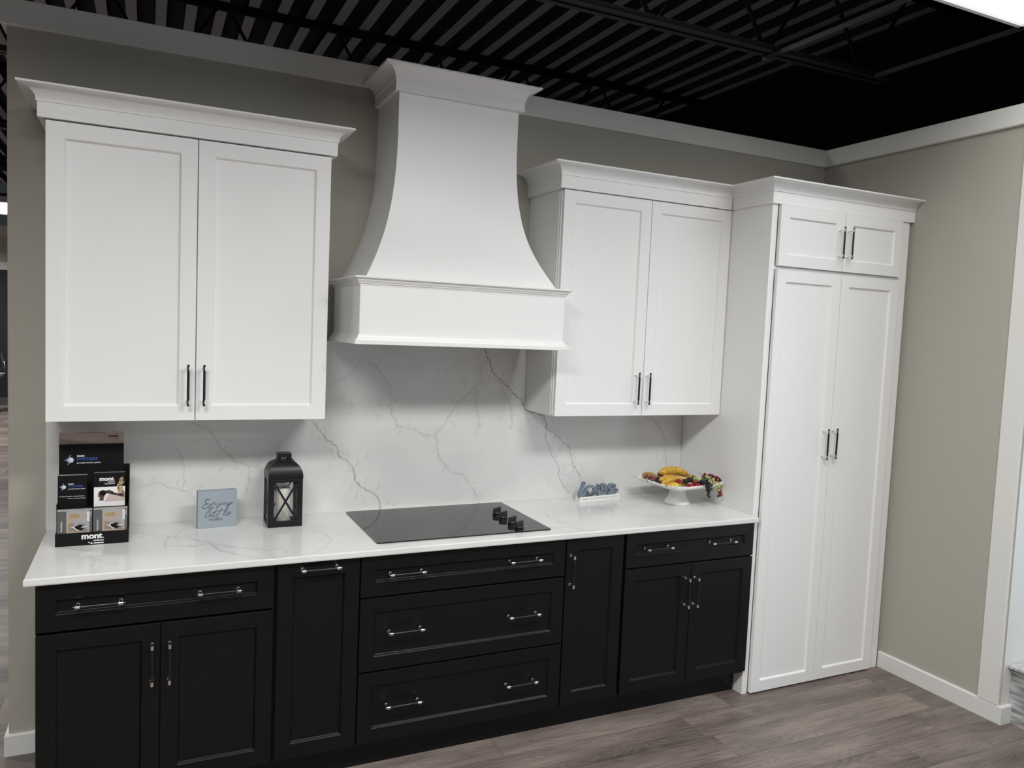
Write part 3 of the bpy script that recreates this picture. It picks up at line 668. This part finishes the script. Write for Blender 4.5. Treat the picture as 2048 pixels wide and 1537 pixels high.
def synthc(m):
    m2 = MB(); synth(m2, .034, .0785, .0097, -.0006, (2, 3, 4)); m.add(m2.v, m2.f, 2); m.m[-len(m2.f):] = m2.m
    m.text('A wildly disruptive, state-of-the-art', P2(.004, .0425, -.0006), .0052, 2, bold=.01, shear=.3, sx=1.12)
    m.text('shower surround system', P2(.032, .0345, -.0006), .0052, 2, bold=.01, shear=.3, sx=1.12)
def woman(m):
    montlogo(m, .018, .0985, .0215, -.0006, 2)
    m.prism([(0, 0), (.106, 0), (.106, .0745), (0, .0745)], -.0004, -.0002, 2); m.prism([(0, .0), (.006, 0), (.006, .1225), (0, .1225)], -.0004, -.0002, 5) if 0 else None
    m.prism([(.035, .018), (.106, .018), (.106, .05), (.08, .052), (.05, .045)], -.0006, -.0004, 8)
    m.disc((.026, .046), .0115, -.0010, -.0008, 6, seg=18, ry=.0150); m.disc((.031, .052), .0115, -.0014, -.0010, 0, seg=16, ry=.0105)
    m.prism([(.018, .022), (.033, .022), (.034, .042), (.021, .036)], -.0009, -.0007, 6); m.prism([(.015, .043), (.013, .039), (.017, .037)], -.0009, -.0007, 6)
    for k in range(5): m.ribbon([(.036, .058-.001*k), (.055, .060-.003*k), (.078, .046-.001*k), (.104, .050-.004*k)], .0022, -.0012-.0001*k, -.001, 0 if k % 2 == 0 else 6, seg=5)
    r = random.Random(3)
    for k in range(75):
        x, z, t = r.uniform(.078, .104), r.uniform(.052, .105), r.uniform(.6, 2.2); x = max(x, .106-(.125-z)*.5)
        m.ribbon([(x, z), (x+.006*math.cos(t), z+.006*math.sin(t))], .0036, -.0015-k*.00001, -.0008, r.choice((7, 7, 7, 6, 8)), seg=1) if x < .100 else None
stack(.4188, -.226, 1.040, .0957, .1235, 5, .0028, synthc, MT2, 'black brochure with a blue rose emblem in the rear left pocket', 'black brochure behind the rose emblem one, rear left pocket', 'rear left brochures', tilt=-.03)
stack(.5378, -.226, 1.040, .1060, .1290, 4, .0028, woman, MT2, 'brochure with a ponytailed woman and gold flower in the rear right pocket', 'brochure behind the ponytailed woman one, rear right pocket', 'rear right brochures', tilt=-.03)
build('rear_ledge', MB().box(xa+.003, xb-.003, -.227, -.165, 1.030, 1.0395).box(xa+.003, xb-.003, -.224, -.221, CT+.003, 1.03), blackcard, D)

# ------------------------------------------------------------ sign block
B = thing('sign_block', 'square grey-blue block sign lettered Enjoy the little things', 'sign', (.9087, -.1782, CT), local=True, rz=math.atan2(.015, .1522))
bk = MB().box(0, .153, 0, .036, 0, .1535); build('block', bk, bluepaint, B, bev=.0012)
S = lambda px, py: ((px-240)/530*.153, (1220-(px-240)*.068-py)/508*.1535)
le = MB(); yy = -.0006
for st, wd in (([(395, 815), (350, 815), (335, 845), (352, 868), (385, 876), (335, 885), (302, 915), (310, 938), (350, 938), (395, 900)], 7),
    ([(400, 905), (425, 865), (412, 895), (445, 870), (465, 858), (462, 880), (480, 885), (505, 868)], 6),
    ([(545, 858), (530, 895), (505, 928), (490, 928), (505, 902), (545, 885), (570, 872)], 6),
    ([(598, 860), (572, 868), (572, 886), (598, 884), (606, 866), (592, 860), (625, 862)], 6),
    ([(640, 860), (628, 882), (650, 882), (688, 852), (660, 900), (632, 920), (628, 905), (680, 875), (728, 852)], 6),
    ([(385, 1005), (408, 960), (412, 932), (385, 970), (342, 1040), (348, 1062), (385, 1045), (412, 1015)], 6),
    ([(418, 1012), (402, 1040), (415, 1052), (445, 1035)], 6),
    ([(492, 952), (455, 1020), (445, 1045), (462, 1050), (500, 1020)], 6), ([(425, 1000), (520, 978), (600, 958)], 5),
    ([(562, 940), (515, 1020), (495, 1062), (515, 1085)], 6),
    ([(600, 1000), (640, 945), (640, 932), (612, 970), (588, 1020), (600, 1038), (628, 1022)], 6),
    ([(635, 1018), (675, 1005), (680, 990), (655, 990), (632, 1012), (632, 1034), (660, 1030), (692, 1002)], 6)):
    le.ribbon([S(*p) for p in st], wd/530*.153, yy, -.0001, seg=6)
for p in ((548, 838), (428, 988)): le.disc(S(*p), .0011, yy, -.0001)
tf = lambda px, py: (lambda a, b: (S(px, py)[0]+a, yy, S(px, py)[1]+b))
le.text('THE', tf(378, 945), .0115, 0, bold=.004, space=1.35, sx=.85); le.text('THINGS', tf(380, 1115), .0155, 0, bold=.004, space=1.3, sx=.84)
build('lettering', le, ink, B)

# ------------------------------------------------------------ love sign
ang = math.atan2(.0299, .2589)
Lv = thing('love_sign', 'grey-blue word love standing on a white lettered base', 'sign', (2.7300, -.1450, CT), local=True, rz=ang)
bb = MB().box(0, .2606, 0, .008, 0, .0235).box(0, .2606, .034, .042, 0, .0235).box(0, .2606, .008, .034, 0, .012)
bb.text('WHAT YOU DO. DO WHAT YOU LOVE', lambda a, b: (.0145+a, -.0005, .0075+b), .0125, 1, bold=.006, space=1.17, sx=.925)
build('base', bb, [ceramic, fadeink], Lv)
lv = MB(); S2 = lambda px, py: ((px-335)/1355*.2606+.002, (770-(px-325)*.052-py)*.000152+.0125+.010)
for st in ([(485, 285), (425, 460), (375, 600), (362, 670), (385, 725), (450, 705), (515, 640), (560, 530), (620, 440), (710, 410), (800, 435), (845, 520), (830, 610), (760, 690), (680, 715), (610, 680), (580, 600)],
           [(600, 610), (640, 700), (720, 700), (820, 640), (900, 570), (965, 510)],
           [(968, 385), (962, 480), (975, 600), (1005, 690), (1075, 680), (1150, 600), (1205, 500), (1215, 420), (1165, 365), (1105, 390), (1095, 470), (1125, 550), (1190, 590), (1270, 560), (1340, 540)],
           [(1330, 590), (1420, 560), (1520, 480), (1540, 410), (1470, 375), (1390, 395), (1320, 480), (1305, 570), (1335, 650), (1410, 700), (1500, 690), (1570, 640), (1625, 565)]):
    lv.ribbon([S2(*p) for p in st], .0138, .0095, .0255, seg=7)
build('letters', lv, bluedark, Lv)

# ------------------------------------------------------------ lantern and candle
lx0, lx1, ly0, ly1 = 1.1757, 1.3157, -.240, -.107; lcx, lcy = (lx0+lx1)/2, (ly0+ly1)/2
Ln = thing('lantern', 'black metal lantern with crossed bars beside the cooktop', 'lantern', (lcx, lcy, CT))
f = MB(); ZB, ZT = CT, 1.120; p = .007
f.box(lx0+.001, lx1-.001, ly0+.001, ly1-.001, ZB, ZB+.006)
for x in (lx0, lx1-p):
    for y in (ly0, ly1-p): f.box(x, x+p, y, y+p, ZB, ZT)
for z0, z1 in ((ZB, ZB+.013), (ZT-.013, ZT)):
    e = .0006; z0 += .0003; z1 -= .0003
    f.box(lx0+p, lx1-p, ly0+e, ly0+.003, z0, z1).box(lx0+p, lx1-p, ly1-.003, ly1-e, z0, z1).box(lx0+e, lx0+.003, ly0+p, ly1-p, z0, z1).box(lx1-.003, lx1-e, ly0+p, ly1-p, z0, z1)
build('frame', f, blackmet, Ln, bev=.0006)
wx0, wx1, wz0, wz1 = 1.199, 1.2925, .9415, 1.1035
dr = MB(); y = ly0-.002
dx0, dx1, dz0, dz1 = lx0+.0075, lx1-.0075, ZB+.009, ZT-.006
dr.box(dx0, wx0, y, y+.004, dz0, dz1).box(wx1, dx1, y, y+.004, dz0, dz1).box(wx0, wx1, y, y+.004, dz0, wz0).box(wx0, wx1, y, y+.004, wz1, dz1)
xbar = lambda a0, b0, a1, b1: [Vector((a0, b0)), Vector((a1, b1))]
for q, dq in ((((wx0+.001, wz0+.001), (wx1-.001, wz1-.001)), 0), (((wx0+.001, wz1-.001), (wx1-.001, wz0+.001)), .0004)): dr.ribbon([q[0], q[1]], .0082, y+.0006+dq, y+.0032+dq, seg=1)
for z in (1.085, 1.035, .985): dr.cyl((dx0-.001, y-.001, z-.007), (dx0-.001, y-.001, z+.007), .0022, 8)
dr.cyl((dx1-.006, y, 1.022), (dx1-.006, y-.008, 1.022), .0035, 10).box(dx1-.012, dx1+.004, y-.009, y-.006, 1.018, 1.026)
dd = build('door', dr, blackmet, Ln, bev=.0005); build('pane', MB().box(wx0-.002, wx1+.002, y+.0045, y+.006, wz0-.002, wz1+.002), glass, dd)
for nm, fr_, a0, a1 in (('side_bars', lambda a, b_, c: (lx0+c, a, b_), ly0+.008, ly1-.008), ('side_bars', lambda a, b_, c: (lx1-c, a, b_), ly0+.008, ly1-.008), ('rear_bars', lambda a, b_, c: (a, ly1-c, b_), lx0+.008, lx1-.008)):
    q = MB(); z0, z1 = ZB+.014, ZT-.014
    for s, ds in ((((a0, z0), (a1, z1)), 0), (((a0, z1), (a1, z0)), .0003)): q.ribbon([s[0], s[1]], .0075, .0008+ds, .0024+ds, seg=1, fr=fr_)
    e = .010
    q.prism([(a0-.002, z0), (a0+e, z0), (a0+e, z1), (a0-.002, z1)], .0003, .002, fr=fr_); q.prism([(a1-e, z0), (a1+.002, z0), (a1+.002, z1), (a1-e, z1)], .0003, .002, fr=fr_)
    sb = build(nm, q, blackmet, Ln); build('pane', MB().prism([(a0, z0), (a1, z0), (a1, z1), (a0, z1)], .003, .0045, fr=fr_), glass, sb)
rf = MB(); rows = []
for k in range(15):
    t = k/14*math.pi/2; a = .0275+(.0715-.0275)*math.cos(t); z = ZT+.066*math.sin(t)
    rows.append((a, z))
for s in range(4):
    q = []
    for a, z in rows:
        b_ = a*.95; cs = [(lcx-a, lcy-b_, z), (lcx+a, lcy-b_, z), (lcx+a, lcy+b_, z), (lcx-a, lcy+b_, z)]; q += [cs[s], cs[(s+1) % 4]]
    rf.add(q, [(2*r, 2*r+1, 2*r+3, 2*r+2) for r in range(14)], 0, True)
build('roof', rf, blackmet, Ln)
cp = MB().box(lcx-.0275, lcx+.0275, lcy-.026, lcy+.026, ZT+.0640, ZT+.072).box(lcx-.0275, lcx+.0275, lcy-.026, lcy+.026, ZT+.082, ZT+.099)
for x in (-1, 1):
    for yq in (-1, 1): cp.box(lcx+x*.0215-.006, lcx+x*.0215+.006, lcy+yq*.020-.006, lcy+yq*.020+.006, ZT+.07, ZT+.083)
build('cap', cp, blackmet, Ln, bev=.0008)
rg = smooth2([Vector(v) for v in ((lcx-.024, lcy-.004, ZT+.078), (lcx-.033, lcy-.004, ZT+.074), (lcx-.041, lcy, ZT+.062), (lcx-.038, lcy+.012, ZT+.060), (lcx-.020, lcy+.030, ZT+.066), (lcx, lcy+.036, ZT+.068), (lcx+.020, lcy+.030, ZT+.066), (lcx+.038, lcy+.012, ZT+.060), (lcx+.041, lcy, ZT+.062), (lcx+.033, lcy-.004, ZT+.074), (lcx+.024, lcy-.004, ZT+.078))], 4)
build('ring_handle', MB().tube(rg, .0017, 8), blackmet, Ln)
Cd = thing('candle', 'ivory pillar candle inside the black lantern', 'candle', (1.2470, -.172, ZB+.0065))
build('candle_body', MB().lathe([(0, 0), (.0285, 0), (.030, .002), (.030, .146), (.0285, .149), (.022, .149), (.017, .1445), (0, .143)], (1.2470, -.172, ZB+.0065), 36), wax, Cd)
build('wick', MB().cyl((1.247, -.172, ZB+.149), (1.249, -.172, ZB+.162), .0012, 6), wick, Cd)

# ------------------------------------------------------------ footed dish and fruit
RZ = math.atan2(.036, .321); DC = (3.2295, -.289)
Ds = thing('footed_dish', 'square white ceramic footed dish at the right end of the worktop', 'dish', (*DC, CT), local=True, rz=RZ)
h0 = .160
def dishrow(a, z, n=12, wave=0, cr_=.0):
    out = []
    for s in range(4):
        for k in range(n):
            t = -1+2*k/n; bow = 1-.02*(1-t*t); x, y_ = t*a, -a*bow
            zz_ = z+cr_*(t*t*t*t)+ (wave*math.sin(k*math.pi*1.0) if wave else 0)
            c_, s_ = math.cos(s*math.pi/2), math.sin(s*math.pi/2); out.append((x*c_-y_*s_, x*s_+y_*c_, zz_))
    return out
rowsd = [(.004, .079, 0), (.030, .079, 0), (.10, .086, .002), (.135, .097, .005), (.158, .108, .008), (h0+.002, .112, .009), (h0+.001, .118, .009), (h0-.004, .119, .009), (.150, .115, .009), (.13, .102, .005), (.095, .092, .002), (.03, .0855, 0), (.002, .0855, 0)]
N = 48; vs = []
for a, z, c_ in rowsd: vs += dishrow(a, z, cr_=c_)
pl = MB().add(vs, [(r*N+i, r*N+(i+1) % N, (r+1)*N+(i+1) % N, (r+1)*N+i) for r in range(len(rowsd)-1) for i in range(N)], 0, True)
ring = dishrow(h0-.001, .1185, n=9, cr_=.009)
for q in ring: pl.sphere(q, .0036, 8, 6, scale=(2.2, 2.2, .8))
build('plate', pl, ceramic, Ds)
ft = MB(); fp = [(0, 0), (.068, 0), (.0695, .003), (.0675, .008), (.059, .019), (.049, .034), (.0425, .052), (.0405, .070), (.044, .081), (0, .081)]
ft.lathe(fp, (0, 0, 0), 48)
build('foot', ft, ceramic, Ds)

def bent(name, label, cat, mat, ctr, length, r, bend, rz, tiltv=0, fat=1, taper=.35, group=None, tipmat=None, lift=0):
    n = 22; pts = []; rs = []
    for k in range(n+1):
        t = -1+2*k/n; x = t*length/2; z = -bend*t*t
        pts.append(Vector((x, 0, z))); e = math.sqrt(max(0, 1-abs(t)**3.2)); rs.append(r*max(e, .05))
    R = Matrix.Rotation(rz, 3, 'Z') @ Matrix.Rotation(tiltv, 3, 'Y')
    m = MB().tube([R @ p for p in pts], rs, 16, 0)
    m.v = [tuple(Vector(p)+Vector(ctr)) for p in m.v]
    o = build(name, m, mat, org=ctr); return tag(o, label, cat, group)
bent('banana', 'large yellow banana on top of the fruit pile', 'banana', banana, (3.193, -.300, 1.087), .205, .022, .020, .10, .13, group='bananas in the dish')
bent('banana', 'yellow banana lying directly under the topmost banana', 'banana', banana, (3.178, -.320, 1.047), .195, .021, .017, .05, .16, group='bananas in the dish')
bent('banana', 'short yellow banana curved at the front left of the pile', 'banana', mango, (3.122, -.347, 1.050), .100, .0165, .012, .25, -.12, group='bananas in the dish')
def fruit(name, label, cat, mat, ctr, r, sc_, rz=0, ty=0, jit=.0, group=None):
    R = Matrix.Rotation(rz, 3, 'Z') @ Matrix.Rotation(ty, 3, 'Y')
    m = MB().sphere(ctr, r, 24, 16, 0, sc_, R, jit); o = build(name, m, mat, org=ctr); return tag(o, label, cat, group)
fruit('mango', 'yellow mango lying lowest at the front edge of the dish', 'mango', mango, (3.1215, -.392, 1.033), .047, (1, .42, .34), 0, .03, group='mangoes in the dish')
fruit('mango', 'olive-green mango at the left corner of the dish', 'mango', olivem, (3.112, -.205, 1.042), .050, (1, .5, .46), 0, .22, group='mangoes in the dish')
fruit('pear', 'orange and green pear with a stem at the right of the bananas', 'pear', pearm, (3.290, -.330, 1.045), .026, (1.5, .8, .8), -.3, .35)
build('stem', MB().tube([(3.268, -.330, 1.058), (3.266, -.335, 1.075), (3.270, -.333, 1.090)], .0012, 6), stemm, bpy.data.objects['pear'])

def berry(name, label, cat, mat, c, r, n=30, sq=1.15, group=None, leaf=False):
    m = MB(); c = Vector(c)
    for k in range(n):
        ph = math.acos(1-2*(k+.5)/n); t = k*2.39996
        q = c+Vector((r*math.sin(ph)*math.cos(t)*sq, r*math.sin(ph)*math.sin(t), r*math.cos(ph)*.9)); m.sphere(q, r*.34, 8, 6)
    m.sphere(c, r*.95, 12, 8, scale=(sq, 1, .88))
    o = build(name, m, mat, org=c); return tag(o, label, cat, group)
for c, lb in (((3.190, -.400, 1.050), 'black blackberry under the right end of the big banana'), ((3.222, -.395, 1.056), 'black blackberry right of the first one, by the pear'), ((3.060+.030, -.325, 1.036), 'blackberry at the left between mango and short banana'),):
    berry('blackberry', lb, 'blackberry', blackb, c, .0125, group='blackberries in the dish')
berry('blackberry', 'blackberry under the pale green leaf, left part of the dish', 'blackberry', blackb, (3.098, -.300, 1.045), .012, group='blackberries in the dish')
for c, lb in (((3.150, -.395, 1.052), 'single red raspberry resting against the short banana'), ((3.200, -.415, 1.028), 'red raspberry at the front rim beside the lowest mango'), ((3.252, -.402, 1.040), 'red raspberry right of the blackberries'), ((3.278, -.405, 1.029), 'red raspberry beside the hanging black grapes'), ((3.222, -.412, 1.026), 'red raspberry between the front rim and the blackberries')):
    berry('raspberry', lb, 'raspberry', redb, c, .0115, group='raspberries in the dish')
def straw(c, lb, rz):
    c = Vector(c); m = MB(); R = Matrix.Rotation(rz, 3, 'Z') @ Matrix.Rotation(1.2, 3, 'Y')
    pr = [(.0005, -.018), (.006, -.014), (.011, -.004), (.0135, .006), (.011, .013), (.004, .016), (.0005, .0165)]
    m.lathe(pr, (0, 0, 0), 16); m.v = [tuple(R @ Vector(p)+c) for p in m.v]
    o = build('strawberry', m, strawm, org=c); tag(o, lb, 'strawberry')
    l = MB()
    for k in range(6):
        t = k*math.pi/3; l.add([R @ Vector(q)+c for q in ((0, 0, .0168), (.006*math.cos(t-.4), .006*math.sin(t-.4), .018), (.013*math.cos(t), .013*math.sin(t), .014), (.006*math.cos(t+.4), .006*math.sin(t+.4), .018))], [(0, 1, 2, 3)])
    build('leaf_cap', l, leafm, o)
straw((3.127, -.275, 1.063), 'red strawberry behind the olive mango at the left', 2.8)
def leaf(parent, c, d, w, mat, nm='leaf'):
    c = Vector(c); d = Vector(d); s_ = d.cross(Vector((0, -.5, 1))).normalized()*w; n_ = s_.cross(d).normalized()*w*.25
    vs = []; K = 8
    for k in range(K+1):
        t = k/K; ww = math.sin(math.pi*t**.8)*(1+.15*math.sin(t*18)); p_ = c+d*t+n_*math.sin(t*3)
        vs += [p_-s_*ww-n_*.5*ww, p_, p_+s_*ww-n_*.5*ww]
    m = MB().add(vs, [(3*k+j, 3*k+j+1, 3*k+4+j, 3*k+3+j) for k in range(K) for j in range(2)], 0, True)
    o = build(nm, m, mat, parent); md = o.modifiers.new('thick', 'SOLIDIFY'); md.thickness = .0008
def bunch(label, path, mat, r, n, spread, seed, group, top=None):
    rnd = random.Random(seed); P_ = smooth2([Vector(q) for q in path], 6)
    t = thing('grape_bunch', label, 'grapes', tuple(P_[0]), group)
    build('stem', MB().tube(P_, .0011, 6), stemm, t)
    done = []
    proto = build('grape', MB().sphere((0, 0, 0), r, 14, 10, scale=(1, 1, 1.08)), mat, None); first = True
    tries = 0
    while len(done) < n and tries < 4000:
        tries += 1; u = len(done)/n if n < 25 else rnd.random(); i = u*(len(P_)-1); a = P_[int(i)]; sp = spread*(1-.5*u)
        q = a+Vector((rnd.gauss(0, sp), rnd.gauss(0, sp*.7), rnd.gauss(0, sp*.7)))
        if any((q-z_).length < r*1.62 for z_ in done): continue
        done.append(q); c = proto if first else proto.copy()
        if not first: COL.objects.link(c)
        first = False; c.parent = t; c.location = q-P_[0]; c.rotation_euler = (rnd.uniform(-1, 1), rnd.uniform(-1, 1), 0)
    return t
G = 'artificial grape bunches in the dish'
g1 = bunch('glossy black grape bunch hanging over the front rim of the dish', [(3.262, -.425, 1.040), (3.278, -.440, 1.050), (3.287, -.456, 1.040), (3.291, -.459, 1.01), (3.294, -.457, .982)], blackg, .0068, 34, .0085, 1, G)
g2 = bunch('pale green grape bunch draped over the right corner of the dish', [(3.300, -.400, 1.045), (3.325, -.405, 1.058), (3.350, -.418, 1.045), (3.375, -.428, 1.025), (3.386, -.432, 1.002)], greeng, .0072, 36, .009, 2, G)
g3 = bunch('dark red grape bunch hanging lowest at the right corner, behind the green grapes', [(3.330, -.375, 1.068), (3.365, -.385, 1.062), (3.395, -.395, 1.050), (3.399, -.412, 1.015), (3.381, -.440, .992), (3.376, -.442, .972)], redg, .0072, 38, .0088, 3, G)
g4 = bunch('dusty pink grape bunch at the left corner in front of the olive mango', [(3.070, -.235, 1.050), (3.085, -.250, 1.045), (3.100, -.265, 1.036)], pinkg, .0072, 16, .009, 4, G)
g5 = bunch('dark red grape bunch along the front rim under the blackberries', [(3.215, -.430, 1.030), (3.240, -.432, 1.030), (3.262, -.428, 1.032)], redb, .0068, 14, .006, 6, G)
g6 = bunch('pale green grapes lying between pear and black grapes', [(3.262, -.36, 1.058), (3.285, -.37, 1.05), (3.3, -.38, 1.045)], greeng, .0068, 14, .008, 8, G)
leaf(g2, (3.300, -.408, 1.050), (-.010, -.006, .030), .012, leafm); leaf(g2, (3.294, -.41, 1.048), (.018, -.008, .018), .010, leafm)
build('tendril', MB().tube([(3.300, -.405, 1.055), (3.292, -.402, 1.070), (3.283, -.400, 1.083), (3.277, -.399, 1.096)], .0009, 6), stemm, g2)
leaf(g4, (3.062, -.245, 1.045), (.006, -.008, -.022), .012, leafp); leaf(g6, (3.263, -.365, 1.060), (-.012, -.012, .014), .009, leafp)
leaf(g4, (3.095, -.305, 1.056), (.026, -.01, .004), .009, leafp)

# ------------------------------------------------------------ stone bench in the window opening
Bn = thing('stone_bench', 'grey striped stone bench inside the opening at the right edge', 'bench', (4.9, -2.9, 0))
build('seat_slab', MB().box(4.445, 5.518, -4.59, -1.308, .272, .284), stonetop, Bn, bev=.001)
build('base', MB().box(4.478, 5.518, -4.59, -1.308, 0, .272), stonem, Bn)

# ------------------------------------------------------------ swivel chair far behind, past the left end of the wall
cx_, cy_ = -1.76, 12.3
Ch = thing('swivel_chair', 'black-backed chair with a chrome frame far away past the wall end', 'chair', (cx_, cy_, 0))
bkv = MB(); K = 10
for j in range(9):
    for k in range(K+1):
        t = -1+2*k/K; z = .70+.36*j/8; wd = .235*(1-.25*(j/8)**2); bkv.v.append((cx_+t*wd, cy_+.17+.05*(j/8)-.05*(t*t), z-.05*t*t*(j/8)**3))
for j in range(8):
    for k in range(K): a = j*(K+1)+k; bkv.f.append((a, a+1, a+K+2, a+K+1)); bkv.m.append(0); bkv.sm.append(True)
o = build('backrest', bkv, barblk, Ch); md = o.modifiers.new('thick', 'SOLIDIFY'); md.thickness = .02
build('back_rim', MB().tube([(cx_-.235, cy_+.12, .66), (cx_-.238, cy_+.13, .8), (cx_-.21, cy_+.17, .98), (cx_-.1, cy_+.215, 1.05), (cx_, cy_+.22, 1.06), (cx_+.1, cy_+.215, 1.05), (cx_+.21, cy_+.17, .98), (cx_+.238, cy_+.13, .8), (cx_+.235, cy_+.12, .66)], .012, 8), chrome, Ch)
st = MB().prism(rrect(cx_-.26, cx_+.26, cy_-.24, cy_+.2, .09), .62, .66, fr=top); build('seat', st, seatm, Ch, bev=.01)
build('seat_rim', MB().tube([(a, b_, .615) for a, b_ in rrect(cx_-.262, cx_+.262, cy_-.242, cy_+.202, .09)], .012, 8, closed=True), chrome, Ch)
build('column', MB().cyl((cx_, cy_, .03), (cx_, cy_, .62), .028, 16), chrome, Ch)
build('base', MB().lathe([(0, 0), (.22, 0), (.22, .01), (.05, .035), (0, .035)], (cx_, cy_, .001), 32), chrome, Ch)
